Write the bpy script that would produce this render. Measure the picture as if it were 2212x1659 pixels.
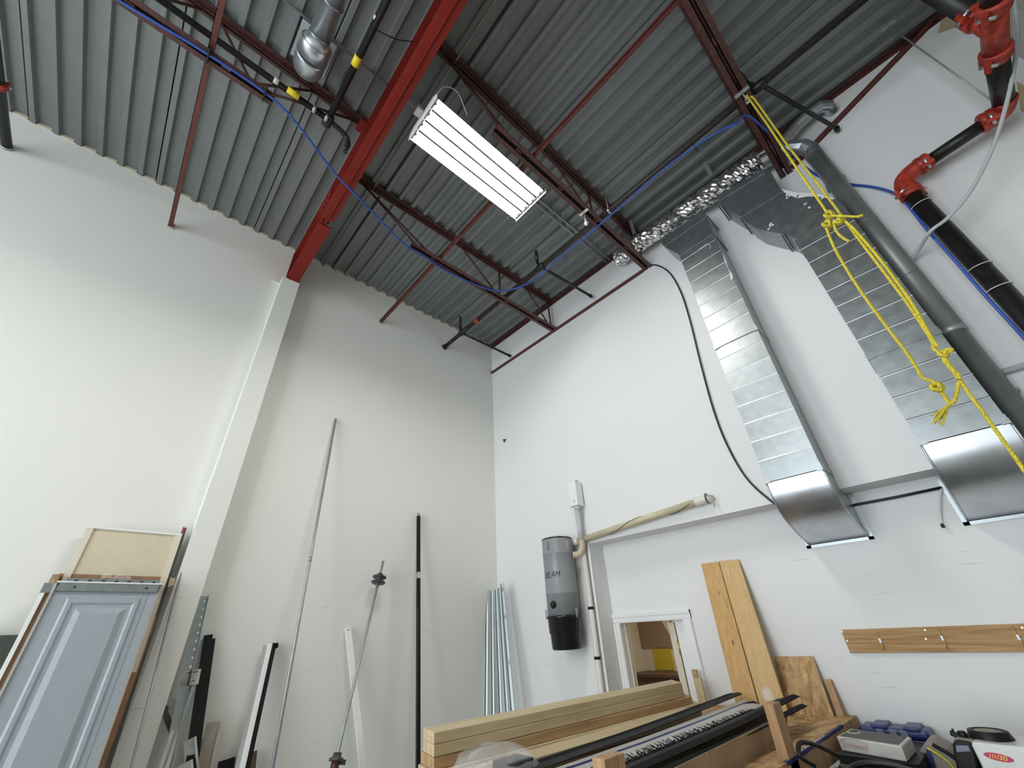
import bpy, bmesh, math, random
from mathutils import Vector, Matrix
random.seed(7)
for o in list(bpy.data.objects): bpy.data.objects.remove(o)
scene = bpy.context.scene
COL = scene.collection
V = Vector
# ------------------------------------------------------------------ camera
FPX, YAW, PITCH, ROLL = 873.675, -0.80745388, 0.55053816, -0.0538567
CAM = V((4.2315, -3.6151, 1.95))
_f = V((math.sin(YAW)*math.cos(PITCH), math.cos(YAW)*math.cos(PITCH), math.sin(PITCH)))
_r = V((math.cos(YAW), -math.sin(YAW), 0)); _u = _r.cross(_f)
_r2 = math.cos(ROLL)*_r + math.sin(ROLL)*_u
_u2 = -math.sin(ROLL)*_r + math.cos(ROLL)*_u
cd = bpy.data.cameras.new('camera'); cam = bpy.data.objects.new('camera', cd); COL.objects.link(cam)
cd.sensor_width = 36.0; cd.sensor_fit = 'HORIZONTAL'; cd.lens = FPX/2212*36; cd.clip_start = .02; cd.clip_end = 200
cam.matrix_world = Matrix(((_r2.x, _u2.x, -_f.x, CAM.x), (_r2.y, _u2.y, -_f.y, CAM.y), (_r2.z, _u2.z, -_f.z, CAM.z), (0, 0, 0, 1)))
scene.camera = cam
# ------------------------------------------------------------------ view + world + daylight
vs = scene.view_settings
vs.view_transform = 'Standard'; vs.look = 'None'; vs.gamma = 1; vs.use_curve_mapping = False; vs.exposure = 0.0
w = bpy.data.worlds.new('world'); scene.world = w; w.use_nodes = True
w.node_tree.nodes['Background'].inputs[0].default_value = (.80, .88, 1, 1)
w.node_tree.nodes['Background'].inputs[1].default_value = .8
def area(name, loc, target, sx, sy, power, col):
    l = bpy.data.lights.new(name, 'AREA'); l.shape = 'RECTANGLE'; l.size = sx; l.size_y = sy; l.energy = power; l.color = col
    o = bpy.data.objects.new(name, l); COL.objects.link(o); o.location = loc
    o.rotation_euler = (V(target)-V(loc)).to_track_quat('-Z', 'Y').to_euler(); return o
DAY = area('overhead_door_daylight', (2.9, -8.95, 2.55), (2.9, 0, 2.55), 3.7, 4.9, 315, (.86, .94, 1.0))
TUBE_STRENGTH = 95.0
# ------------------------------------------------------------------ measured-survey helpers
def ray(u, v): return _r2*((u-1106)/FPX) - _u2*((v-829.5)/FPX) + _f
def PX(u, v, x): d = ray(u, v); return CAM + d*((x-CAM.x)/d.x)      # point on the plane X = x (side wall direction)
def PY(u, v, y): d = ray(u, v); return CAM + d*((y-CAM.y)/d.y)      # point on the plane Y = y (back wall direction)
def PZ(u, v, z): d = ray(u, v); return CAM + d*((z-CAM.z)/d.z)      # point on the level Z = z
def lean(top, bot, xt, d):
    """top point at X=xt, foot on the floor at X=xt+d"""
    T = PX(*top, xt); n = ray(*top).cross(ray(*bot)); X = xt+d
    Y = CAM.y - (n.x*(X-CAM.x)+n.z*(0-CAM.z))/n.y
    return T, V((X, Y, 0))
# ------------------------------------------------------------------ materials
MATS = {}
def mat(name, col, rough=.5, metal=0.0, var=0.0, scale=8.0, stretch=(1, 1, 1), bump=0.0, bscale=60.0, dark=None, spec=.5, detail=4):
    if name in MATS: return MATS[name]
    m = bpy.data.materials.new(name); m.use_nodes = True; nt = m.node_tree; b = nt.nodes['Principled BSDF']
    b.inputs['Roughness'].default_value = rough; b.inputs['Metallic'].default_value = metal
    b.inputs['Specular IOR Level'].default_value = spec
    c = (*col, 1); b.inputs['Base Color'].default_value = c
    if var > 0 or bump > 0:
        tc = nt.nodes.new('ShaderNodeTexCoord'); mp = nt.nodes.new('ShaderNodeMapping'); mp.inputs['Scale'].default_value = stretch
        nt.links.new(tc.outputs['Object'], mp.inputs[0])
    if var > 0:
        n = nt.nodes.new('ShaderNodeTexNoise'); n.inputs['Scale'].default_value = scale; n.inputs['Detail'].default_value = detail
        nt.links.new(mp.outputs[0], n.inputs['Vector'])
        r = nt.nodes.new('ShaderNodeValToRGB'); r.color_ramp.elements[0].position = .35; r.color_ramp.elements[1].position = .65
        d = dark if dark else tuple(x*(1-var) for x in col)
        r.color_ramp.elements[0].color = (*d, 1); r.color_ramp.elements[1].color = c
        nt.links.new(n.outputs[0], r.inputs[0]); nt.links.new(r.outputs[0], b.inputs['Base Color'])
    if bump > 0:
        n2 = nt.nodes.new('ShaderNodeTexNoise'); n2.inputs['Scale'].default_value = bscale; n2.inputs['Detail'].default_value = 3
        nt.links.new(mp.outputs[0], n2.inputs['Vector'])
        bp = nt.nodes.new('ShaderNodeBump'); bp.inputs['Strength'].default_value = bump; bp.inputs['Distance'].default_value = .01
        nt.links.new(n2.outputs[0], bp.inputs['Height']); nt.links.new(bp.outputs[0], b.inputs['Normal'])
    MATS[name] = m; return m
def wall_paint(name, col, streak):
    """painted drywall: matte paint with thin horizontal rub marks up to about 2.6 m and a few specks"""
    m = bpy.data.materials.new(name); m.use_nodes = True; nt = m.node_tree; L = nt.links.new
    b = nt.nodes['Principled BSDF']; b.inputs['Roughness'].default_value = .62; b.inputs['Specular IOR Level'].default_value = .25
    g = nt.nodes.new('ShaderNodeNewGeometry'); sep = nt.nodes.new('ShaderNodeSeparateXYZ'); L(g.outputs['Position'], sep.inputs[0])
    mp = nt.nodes.new('ShaderNodeMapping'); mp.inputs['Scale'].default_value = streak; L(g.outputs['Position'], mp.inputs[0])
    n = nt.nodes.new('ShaderNodeTexNoise'); n.inputs['Scale'].default_value = 1; n.inputs['Detail'].default_value = 5; L(mp.outputs[0], n.inputs['Vector'])
    r = nt.nodes.new('ShaderNodeValToRGB'); r.color_ramp.elements[0].position = .655; r.color_ramp.elements[1].position = .72
    r.color_ramp.elements[0].color = (0, 0, 0, 1); r.color_ramp.elements[1].color = (1, 1, 1, 1); L(n.outputs[0], r.inputs[0])
    hr = nt.nodes.new('ShaderNodeMapRange'); hr.inputs['From Min'].default_value = 2.2; hr.inputs['From Max'].default_value = 2.9
    hr.inputs['To Min'].default_value = .30; hr.inputs['To Max'].default_value = .02; L(sep.outputs['Z'], hr.inputs['Value'])
    mul = nt.nodes.new('ShaderNodeMath'); mul.operation = 'MULTIPLY'; L(r.outputs[0], mul.inputs[0]); L(hr.outputs[0], mul.inputs[1])
    n3 = nt.nodes.new('ShaderNodeTexNoise'); n3.inputs['Scale'].default_value = 1.3; n3.inputs['Detail'].default_value = 3; L(g.outputs['Position'], n3.inputs['Vector'])
    mx0 = nt.nodes.new('ShaderNodeMixRGB'); mx0.inputs[1].default_value = (*[c*.96 for c in col], 1); mx0.inputs[2].default_value = (*col, 1); L(n3.outputs[0], mx0.inputs[0])
    mx = nt.nodes.new('ShaderNodeMixRGB'); mx.inputs[2].default_value = (.30, .29, .27, 1); L(mul.outputs[0], mx.inputs[0]); L(mx0.outputs[0], mx.inputs[1])
    L(mx.outputs[0], b.inputs['Base Color'])
    nb = nt.nodes.new('ShaderNodeTexNoise'); nb.inputs['Scale'].default_value = 180; L(g.outputs['Position'], nb.inputs['Vector'])
    bp = nt.nodes.new('ShaderNodeBump'); bp.inputs['Strength'].default_value = .05; bp.inputs['Distance'].default_value = .004; L(nb.outputs[0], bp.inputs['Height']); L(bp.outputs[0], b.inputs['Normal'])
    return m
def osb_mat():
    m = bpy.data.materials.new('strand_board'); m.use_nodes = True; nt = m.node_tree; L = nt.links.new; b = nt.nodes['Principled BSDF']
    b.inputs['Roughness'].default_value = .7
    tc = nt.nodes.new('ShaderNodeTexCoord'); prev = None
    for i, (rot, sc) in enumerate(((.5, (34, 20, 7)), (-.7, (12, 26, 22)), (1.2, (40, 14, 12)))):
        mp = nt.nodes.new('ShaderNodeMapping'); mp.inputs['Scale'].default_value = sc; mp.inputs['Rotation'].default_value = (rot, rot*.5, rot); L(tc.outputs['Object'], mp.inputs[0])
        v = nt.nodes.new('ShaderNodeTexVoronoi'); v.inputs['Scale'].default_value = 1.0; L(mp.outputs[0], v.inputs['Vector'])
        r = nt.nodes.new('ShaderNodeValToRGB'); e = r.color_ramp.elements
        e[0].position = .1; e[0].color = (.20, .095, .03, 1); e[1].position = .9; e[1].color = (.72, .48, .24, 1)
        bw = nt.nodes.new('ShaderNodeRGBToBW'); L(v.outputs['Color'], bw.inputs[0]); L(bw.outputs[0], r.inputs[0])
        if prev is None: prev = r.outputs[0]
        else:
            mx = nt.nodes.new('ShaderNodeMixRGB'); mx.inputs[0].default_value = .45; L(prev, mx.inputs[1]); L(r.outputs[0], mx.inputs[2]); prev = mx.outputs[0]
    L(prev, b.inputs['Base Color']); return m
def wood_mat(name, light, dark, axis, fine=55., knots=True):
    m = bpy.data.materials.new(name); m.use_nodes = True; nt = m.node_tree; L = nt.links.new; b = nt.nodes['Principled BSDF']
    b.inputs['Roughness'].default_value = .6; b.inputs['Specular IOR Level'].default_value = .3
    tc = nt.nodes.new('ShaderNodeTexCoord'); mp = nt.nodes.new('ShaderNodeMapping')
    s = [fine]*3; s['xyz'.index(axis)] = fine*.045; mp.inputs['Scale'].default_value = s; L(tc.outputs['Object'], mp.inputs[0])
    n = nt.nodes.new('ShaderNodeTexNoise'); n.inputs['Scale'].default_value = 1; n.inputs['Detail'].default_value = 6; n.inputs['Distortion'].default_value = .6; L(mp.outputs[0], n.inputs['Vector'])
    r = nt.nodes.new('ShaderNodeValToRGB'); r.color_ramp.elements[0].position = .3; r.color_ramp.elements[1].position = .62
    r.color_ramp.elements[0].color = (*dark, 1); r.color_ramp.elements[1].color = (*light, 1); L(n.outputs[0], r.inputs[0]); out = r.outputs[0]
    if knots:
        mp2 = nt.nodes.new('ShaderNodeMapping'); s2 = [14]*3; s2['xyz'.index(axis)] = 5.5; mp2.inputs['Scale'].default_value = s2; L(tc.outputs['Object'], mp2.inputs[0])
        v = nt.nodes.new('ShaderNodeTexVoronoi'); v.inputs['Scale'].default_value = 1.0; L(mp2.outputs[0], v.inputs['Vector'])
        r2 = nt.nodes.new('ShaderNodeValToRGB'); r2.color_ramp.elements[0].position = .07; r2.color_ramp.elements[1].position = .17
        r2.color_ramp.elements[0].color = (.22, .11, .05, 1); r2.color_ramp.elements[1].color = (1, 1, 1, 1); L(v.outputs['Distance'], r2.inputs[0])
        mx = nt.nodes.new('ShaderNodeMixRGB'); mx.blend_type = 'MULTIPLY'; mx.inputs[0].default_value = .75; L(out, mx.inputs[1]); L(r2.outputs[0], mx.inputs[2]); out = mx.outputs[0]
    L(out, b.inputs['Base Color']); return m
def galv_mat(name, col, rough, vscale, bumpy=.05, metal=.9):
    """galvanised sheet: metal with faint spangle in colour and roughness"""
    m = bpy.data.materials.new(name); m.use_nodes = True; nt = m.node_tree; L = nt.links.new; b = nt.nodes['Principled BSDF']
    b.inputs['Metallic'].default_value = metal
    tc = nt.nodes.new('ShaderNodeTexCoord'); n = nt.nodes.new('ShaderNodeTexNoise'); n.inputs['Scale'].default_value = vscale; n.inputs['Detail'].default_value = 6; L(tc.outputs['Object'], n.inputs['Vector'])
    r = nt.nodes.new('ShaderNodeValToRGB'); r.color_ramp.elements[0].position = .3; r.color_ramp.elements[1].position = .7
    r.color_ramp.elements[0].color = (*[c*.82 for c in col], 1); r.color_ramp.elements[1].color = (*col, 1); L(n.outputs[0], r.inputs[0]); L(r.outputs[0], b.inputs['Base Color'])
    mr = nt.nodes.new('ShaderNodeMapRange'); mr.inputs['To Min'].default_value = rough*.8; mr.inputs['To Max'].default_value = rough*1.25; L(n.outputs[0], mr.inputs[0]); L(mr.outputs[0], b.inputs['Roughness'])
    n2 = nt.nodes.new('ShaderNodeTexNoise'); n2.inputs['Scale'].default_value = 5; L(tc.outputs['Object'], n2.inputs['Vector'])
    bp = nt.nodes.new('ShaderNodeBump'); bp.inputs['Strength'].default_value = bumpy; bp.inputs['Distance'].default_value = .02; L(n2.outputs[0], bp.inputs['Height']); L(bp.outputs[0], b.inputs['Normal'])
    return m
M_WL = wall_paint('painted_drywall_warm', (.81, .81, .765), (9, 4.5, 60)); M_WB = wall_paint('painted_drywall_cool', (.80, .80, .80), (4.5, 9, 55))
M_WHITE = mat('white_paint', (.82, .82, .81), .45)
M_DECK = mat('grey_steel_deck', (.25, .265, .265), .5, .45, .08, 3)
M_BEAM = mat('red_oxide_beam', (.22, .018, .011), .5, 0, .15, 2.5, spec=.25)
M_JOIST = mat('red_brown_steel', (.10, .034, .028), .55, 0, .4, 26, dark=(.055, .022, .02))
M_BRIDGE = mat('red_brown_bridging', (.14, .035, .025), .55, 0, .4, 30)
M_BLACK = mat('black_iron_pipe', (.012, .012, .011), .42, 0, .5, 30)
M_BROWNPIPE = mat('dark_brown_pipe', (.035, .026, .022), .5, 0, .5, 30)
M_REDC = mat('orange_red_coupling', (.50, .055, .025), .45, 0, .55, 22, dark=(.24, .02, .015))
M_BOLT = mat('zinc_bolt', (.6, .6, .58), .35, .9)
M_GALV = galv_mat('galvanised_duct', (.37, .40, .41), .36, 16, .02)
M_GALV2 = galv_mat('galvanised_elbow', (.64, .67, .71), .30, 8, .01)
M_VENT = galv_mat('grey_vent_pipe', (.28, .29, .285), .38, 10, .02, .4)
M_STUD = galv_mat('galvanised_stud', (.36, .41, .42), .38, 20)
M_CONDUIT = mat('grey_conduit', (.42, .44, .45), .42, .5, .15, 20)
M_PVCGREY = mat('grey_pvc', (.50, .52, .53), .45)
M_FOIL = mat('crinkled_foil', (.86, .86, .87), .14, 1, 0)
M_BLUE = mat('blue_cable_jacket', (.03, .09, .40), .4)
M_YELLOW = mat('yellow_poly_rope', (.82, .68, .05), .55, 0, .3, 90, bump=.6, bscale=160)
M_YTAG = mat('yellow_pipe_tag', (.85, .68, .02), .5)
M_BCABLE = mat('black_cable', (.012, .012, .013), .45)
M_IVORY = mat('aged_ivory_pvc', (.62, .54, .38), .42, 0, .15, 12)
M_WPVC = mat('white_pvc', (.74, .72, .66), .4)
M_VAC = mat('grey_vacuum_enamel', (.26, .275, .285), .32)
M_VACB = mat('black_vacuum_bucket', (.012, .010, .010), .22)
M_DOORGREY = mat('blue_grey_door_skin', (.36, .40, .44), .5, .1, .06, 40, bump=.06, bscale=220)
M_CREAM = mat('cream_board', (.66, .58, .42), .6, 0, .06, 14)
M_CARD = mat('brown_cardboard', (.34, .19, .10), .75, 0, .2, 18)
M_CARDL = mat('tan_cardboard', (.40, .29, .18), .75, 0, .2, 12)
M_ALU = mat('bright_aluminium', (.84, .86, .86), .35, .25)
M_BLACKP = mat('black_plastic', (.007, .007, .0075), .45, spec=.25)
M_MATTE = mat('matte_black_flashing', (.008, .008, .009), .75, spec=.12)
M_DGREY = mat('dark_grey_steel', (.09, .085, .085), .45, .4, .3, 30)
M_TAUPE = mat('taupe_trim', (.40, .35, .29), .6, 0, .12, 20)
M_LGREY = mat('light_grey_trim', (.46, .46, .43), .55, 0, .12, 20)
M_OSB = osb_mat()
M_PINE_Z = wood_mat('pine_upright', (.62, .39, .17), (.50, .29, .11), 'z')
M_PINE2_Z = wood_mat('pale_pine_upright', (.66, .45, .22), (.57, .37, .165), 'z', 45, False)
M_LUM_Y = wood_mat('spruce_lumber', (.62, .51, .33), (.50, .39, .22), 'y', 40, False)
M_LUMB_Y = wood_mat('brown_lumber', (.50, .34, .18), (.36, .22, .10), 'y', 40, False)
M_PEG = wood_mat('varnished_oak', (.47, .29, .13), (.26, .13, .045), 'x', 60, False)
M_POST = wood_mat('fir_post', (.52, .33, .18), (.34, .19, .09), 'z', 60, False)
M_FLOOR = mat('grey_concrete', (.34, .33, .31), .6, 0, .2, 2)
M_BLOCK = mat('painted_block', (.58, .56, .50), .8, 0, .1, 14, bump=.3, bscale=120)
M_MORTAR = mat('mortar', (.66, .64, .58), .9)
M_TAN = mat('bare_drywall_paper', (.55, .44, .28), .8, 0, .15, 10)
M_HALL = mat('cream_hall_paint', (.66, .60, .48), .6)
M_HALLB = mat('brown_hall_paint', (.27, .19, .13), .6)
M_HALLD = mat('dark_brown_wood', (.10, .055, .04), .5)
M_YPAPER = mat('mustard_paper', (.55, .42, .03), .6)
M_BRASS = mat('brass', (.62, .45, .18), .3, .9)
M_REDLAB = mat('red_label', (.55, .03, .08), .5)
M_NAVY = mat('navy_plastic', (.018, .03, .14), .35)
M_NAVYG = mat('slate_plastic', (.16, .18, .24), .4)
M_SCALE = mat('worn_white_enamel', (.60, .60, .56), .45, 0, .12, 25)
M_SCALET = mat('dark_scale_top', (.10, .10, .095), .6, 0, .3, 20)
M_PINK = mat('faded_red_print', (.55, .25, .27), .6)
M_COWL = mat('white_engine_cowl', (.72, .73, .70), .3, 0, .08, 8)
M_GOLD = mat('gold_print', (.80, .50, .10), .4)
M_BAG = mat('grey_bag_cloth', (.30, .28, .24), .8, 0, .15, 60)
M_BLIND = mat('dark_green_grey_sheet', (.06, .07, .06), .4)
M_TAPE = mat('silver_tape', (.6, .6, .6), .25, .8, .3, 80)
M_INK = mat('dark_ink', (.02, .02, .025), .5)
M_WPRINT = mat('white_print', (.75, .75, .75), .5)
def plastic_film():
    m = bpy.data.materials.new('clear_plastic_film'); m.use_nodes = True; nt = m.node_tree; b = nt.nodes['Principled BSDF']
    b.inputs['Base Color'].default_value = (.85, .86, .86, 1); b.inputs['Roughness'].default_value = .15; b.inputs['Alpha'].default_value = .24; return m
M_FILM = plastic_film()
def tube_mat():
    m = bpy.data.materials.new('lit_fluorescent_tube'); m.use_nodes = True; nt = m.node_tree; b = nt.nodes['Principled BSDF']
    b.inputs['Base Color'].default_value = (.9, .9, .9, 1); b.inputs['Emission Color'].default_value = (1, .985, .93, 1); b.inputs['Emission Strength'].default_value = TUBE_STRENGTH; return m
M_TUBE = tube_mat()
# ------------------------------------------------------------------ mesh building
class MB:
    def __init__(s): s.v = []; s.f = []; s.sm = []
    def face(s, ids, smooth=False): s.f.append(tuple(ids)); s.sm.append(smooth)
    def add(s, pts): n = len(s.v); s.v += [V(p) for p in pts]; return n
    def box(s, a, b):
        x0, y0, z0 = a; x1, y1, z1 = b
        n = s.add([(x0, y0, z0), (x1, y0, z0), (x1, y1, z0), (x0, y1, z0), (x0, y0, z1), (x1, y0, z1), (x1, y1, z1), (x0, y1, z1)])
        for q in ((0, 3, 2, 1), (4, 5, 6, 7), (0, 1, 5, 4), (1, 2, 6, 5), (2, 3, 7, 6), (3, 0, 4, 7)): s.face([n+i for i in q])
        return s
    def hexa(s, bot, top):
        n = s.add(list(bot)+list(top))
        for q in ((3, 2, 1, 0), (4, 5, 6, 7), (0, 1, 5, 4), (1, 2, 6, 5), (2, 3, 7, 6), (3, 0, 4, 7)): s.face([n+i for i in q])
        return s
    def bar(s, p0, p1, w, t, wdir=(0, 0, 1)):
        """rectangular bar; w measured along wdir, t across"""
        p0 = V(p0); p1 = V(p1); d = (p1-p0).normalized(); a = V(wdir); a = (a-d*a.dot(d)).normalized(); b = d.cross(a)
        c = [(-1, -1), (1, -1), (1, 1), (-1, 1)]
        s.hexa([p0+a*(i*w/2)+b*(j*t/2) for i, j in c], [p1+a*(i*w/2)+b*(j*t/2) for i, j in c]); return s
    def tube(s, pts, r, seg=10, caps=True, smooth=True, closed=False):
        pts = [V(p) for p in pts]; n = len(pts)
        if not hasattr(r, '__len__'): r = [r]*n
        t = []
        for i in range(n):
            if closed: q = pts[(i+1) % n]-pts[i-1]
            else: q = pts[min(i+1, n-1)]-pts[max(i-1, 0)]
            t.append(q.normalized())
        a = V((0, 0, 1)) if abs(t[0].z) < .9 else V((1, 0, 0)); a = (a-t[0]*a.dot(t[0])).normalized(); rings = []
        for i in range(n):
            a = (a-t[i]*a.dot(t[i])); a = a.normalized() if a.length > 1e-6 else t[i].orthogonal().normalized(); b = t[i].cross(a)
            rings.append(s.add([pts[i]+(a*math.cos(2*math.pi*k/seg)+b*math.sin(2*math.pi*k/seg))*r[i] for k in range(seg)]))
        for i in range(n if closed else n-1):
            A = rings[i]; B = rings[(i+1) % n]
            for k in range(seg): s.face((A+k, A+(k+1) % seg, B+(k+1) % seg, B+k), smooth)
        if caps and not closed:
            s.face([rings[0]+k for k in range(seg)][::-1]); s.face([rings[-1]+k for k in range(seg)])
        return s
    def cyl(s, p0, p1, r, seg=14, r2=None): return s.tube([p0, p1], [r, r if r2 is None else r2], seg)
    def lathe(s, base, prof, seg=28, axis=(0, 0, 1)):
        base = V(base); ax = V(axis).normalized(); a = ax.orthogonal().normalized(); b = ax.cross(a); R = []
        for rr, h in prof: R.append(s.add([base+ax*h+(a*math.cos(2*math.pi*k/seg)+b*math.sin(2*math.pi*k/seg))*rr for k in range(seg)]))
        for i in range(len(R)-1):
            for k in range(seg): s.face((R[i]+k, R[i]+(k+1) % seg, R[i+1]+(k+1) % seg, R[i+1]+k), True)
        s.face([R[0]+k for k in range(seg)][::-1]); s.face([R[-1]+k for k in range(seg)]); return s
    def prism(s, poly, off):
        """polygon (list of points) extruded by vector off"""
        off = V(off); n = len(poly); a = s.add(poly); b = s.add([V(p)+off for p in poly])
        s.face([a+i for i in range(n)][::-1]); s.face([b+i for i in range(n)])
        for i in range(n): s.face((a+i, a+(i+1) % n, b+(i+1) % n, b+i))
        return s
    def strip(s, A, B, smooth=True):
        a = s.add(A); b = s.add(B)
        for i in range(len(A)-1): s.face((a+i, a+i+1, b+i+1, b+i), smooth)
        return s
    def build(s, name, m, parent=None, bevel=0, solid=0):
        me = bpy.data.meshes.new(name)
        if parent is not None: off = parent['_loc'] if '_loc' in parent else (0, 0, 0)
        else:
            off = (sum(p.x for p in s.v)/len(s.v), sum(p.y for p in s.v)/len(s.v), min(p.z for p in s.v))
        off = V(off)
        me.from_pydata([p-off for p in s.v], [], s.f); me.polygons.foreach_set('use_smooth', s.sm)
        bm = bmesh.new(); bm.from_mesh(me); bmesh.ops.recalc_face_normals(bm, faces=bm.faces); bm.to_mesh(me); bm.free()
        me.materials.append(m); o = bpy.data.objects.new(name, me); COL.objects.link(o)
        if parent is not None: o.parent = parent
        else: o.location = off
        o['_loc'] = tuple(off)
        if bevel:
            md = o.modifiers.new('bevel', 'BEVEL'); md.width = bevel; md.segments = 2; md.limit_method = 'ANGLE'
        if solid:
            md = o.modifiers.new('solid', 'SOLIDIFY'); md.thickness = solid; md.offset = 0
        return o
def tag(o, label, cat, group=None):
    o['label'] = label; o['category'] = cat
    if group: o['group'] = group
    return o
def struct(o): o['kind'] = 'structure'; return o
def thing(name, loc, label, cat, group=None):
    o = bpy.data.objects.new(name, None); COL.objects.link(o); o.location = loc; o['_loc'] = tuple(loc); o.empty_display_size = .1
    return tag(o, label, cat, group)
def smooth_path(pts, n=8):
    pts = [V(p) for p in pts]; out = []; P = [pts[0]*2-pts[1]]+pts+[pts[-1]*2-pts[-2]]
    for i in range(1, len(P)-2):
        a, b, c, d = P[i-1:i+3]
        for k in range(n):
            t = k/n; out.append(.5*((2*b)+(c-a)*t+(2*a-5*b+4*c-d)*t*t+(-a+3*b-3*c+d)*t**3))
    out.append(pts[-1]); return out
def text_verts(s, size, shear=0.0, bold=0.0):
    c = bpy.data.curves.new('txt', 'FONT'); c.body = s; c.size = size; c.shear = shear; c.offset = bold; c.resolution_u = 3; c.align_x = 'CENTER'; c.align_y = 'CENTER'
    o = bpy.data.objects.new('txt', c); COL.objects.link(o); bpy.context.view_layer.update()
    me = o.evaluated_get(bpy.context.evaluated_depsgraph_get()).to_mesh()
    vs_ = [p.co.copy() for p in me.vertices]; fs = [tuple(p.vertices) for p in me.polygons]
    o.to_mesh_clear(); bpy.data.objects.remove(o); bpy.data.curves.remove(c); return vs_, fs
def text_on(s, size, fn, shear=0, bold=0):
    """lettering mapped to a surface by fn(x, y) -> point"""
    vv, ff = text_verts(s, size, shear, bold); m = MB(); n = m.add([fn(p.x, p.y) for p in vv])
    for f in ff: m.face([n+i for i in f])
    return m
# ================================================================== STRUCTURE
ZL, ZH = 6.125, 6.163           # low ribs and raised flats of the roof deck
XR = 5.84                       # side wall of concrete block
LZ, RY = 2.703, .23             # soffit of the recess, depth of the recess
YF = -9.0
struct(MB().box((-.2, YF-.2, -.12), (XR+.2, 2.5, 0)).build('floor', M_FLOOR))
wl = struct(MB().box((-.2, YF-.2, 0), (0, .45, 6.3)).build('wall_left', M_WL))
m = MB(); m.box((0, 0, 0), (1.483, .45, 6.3)); m.box((1.483, 0, LZ), (XR+.2, .45, 6.3)); m.box((2.24, RY, 0), (XR+.2, .35, LZ))
m.box((1.483, RY, 0), (1.52, .35, LZ)); m.box((1.52, RY, 2.0), (2.24, .35, LZ))
wb = struct(m.build('wall_back', M_WB))
MB().box((0, -.004, 6.11), (.006, .001, 6.16)).build('paint_edge', M_WHITE, wb)
# bare patches of drywall near the side-wall corner
for k, poly in enumerate((((2036, 36), (2085, 46), (2062, 60), (2025, 72)), ((2196, 176), (2290, 225), (2290, 290), (2205, 238)))):
    MB().prism([PY(u, v, -.003) for u, v in poly], (0, .004, 0)).build('bare_drywall_patch', M_TAN, wb)
MB().prism([PY(u, v, -.002) for u, v in ((1086, 949), (1094, 948), (1089, 957))], (0, .003, 0)).build('nail_mark', M_INK, wb)
# side wall of concrete blocks; the blocks near the top corner are laid one by one
wr = struct(MB().box((XR+.012, YF-.2, 0), (XR+.2, .45, 6.3)).build('wall_right', M_BLOCK))
blk = None
for r in range(9):
    for c in range(7):
        y1 = -.004-c*.4+(.2 if r % 2 else 0); z0 = 6.14-.2*(r+1)
        y0 = y1-.392; y1 = min(y1, -.002)
        if y1-y0 < .05: continue
        MB().box((XR, y0, z0), (XR+.03, y1, z0+.192)).build('block', M_BLOCK, wr)
m = MB(); m.box((-.2, YF-.2, 0), (1.0, YF, 6.3)); m.box((4.8, YF-.2, 0), (XR+.2, YF, 6.3)); m.box((1.0, YF-.2, 5.1), (4.8, YF, 6.3))
struct(m.build('wall_front', M_WL))
# roof: board above, corrugated deck sheets below
ce = struct(MB().box((-.2, YF-.2, 6.19), (XR+.2, .45, 6.35)).build('ceiling', mat('roof_board', (.05, .05, .05), .9)))
PITCHD = .1535; Y0 = -5.498+.008
def deck_panel(ystart, n):
    prof = []; y = ystart
    for k in range(n):
        prof += [(y, ZH), (y+.013, ZL), (y+.050, ZL), (y+.063, ZH)]
        y += PITCHD
    prof.append((y-.006, ZH)); prof.append((y-.006, ZH-.012))
    m = MB(); m.strip([(-.02, a, b) for a, b in prof], [(XR+.01, a, b) for a, b in prof], False); return m.build('deck_panel', M_DECK, ce)
k0 = -24
for k in range(0, 11): deck_panel(Y0+PITCHD*(k0+6*k), 6)
# beige closure foam in the flutes along the left wall
y = Y0+PITCHD*k0; m = MB()
while y < 0:
    m.box((0, y+.063, ZL+.004), (.010, y+PITCHD-.002, ZH)); y += PITCHD
m.build('flute_closure', mat('closure_foam', (.62, .57, .44), .8), wl)
# column boxed in drywall under the beam
CY0, CY1, CD, CZ = -3.225, -3.045, .13, 5.555
m = MB().box((0, CY0, 0), (CD, CY1, CZ)); pil = struct(m.build('wall_pilaster', M_WL)); 
MB().box((0, CY0-.085, CZ-.03), (.012, CY0, CZ-.022)).build('drywall_lip', M_WHITE, pil)
MB().box((0, CY1, CZ-.09), (.012, CY1+.07, CZ-.082)).build('drywall_lip', M_WHITE, pil)
# door opening with casing, jamb, open leaf
d1 = struct(thing('door_1', (1.88, RY, 0), 'white-cased narrow doorway behind the lumber', 'door')); del d1['category']
DX0, DX1, DZ = 1.552, 2.207, 1.98
def casing(x0, x1, z0, z1, vert, side):
    m = MB()
    if vert:
        for (a, b, dpt) in ((0, 1, .014), (.12, .9, .020), (.62, .97, .028)):
            lo, hi = (x0+(x1-x0)*(1-b), x0+(x1-x0)*(1-a)) if side < 0 else (x0+(x1-x0)*a, x0+(x1-x0)*b)
            m.box((lo, RY-dpt, z0), (hi, RY, z1))
    else:
        for (a, b, dpt) in ((0, 1, .014), (.12, .9, .020), (.62, .97, .028)): m.box((x0, RY-dpt, z0+(z1-z0)*a), (x1, RY, z0+(z1-z0)*b))
    return m.build('casing', M_WHITE, d1)
casing(1.484, DX0, 0, DZ, True, -1); casing(DX1, 2.289, 0, DZ, True, 1); casing(1.483, 2.29, DZ, 2.055, False, 1)
MB().box((1.52, RY, 0), (DX0, .36, 2.0)).build('jamb', M_WHITE, d1); MB().box((DX1, RY, 0), (2.24, .36, 2.0)).build('jamb', M_WHITE, d1); MB().box((1.52, RY, DZ), (2.24, .36, 2.0)).build('jamb', M_WHITE, d1)
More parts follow.
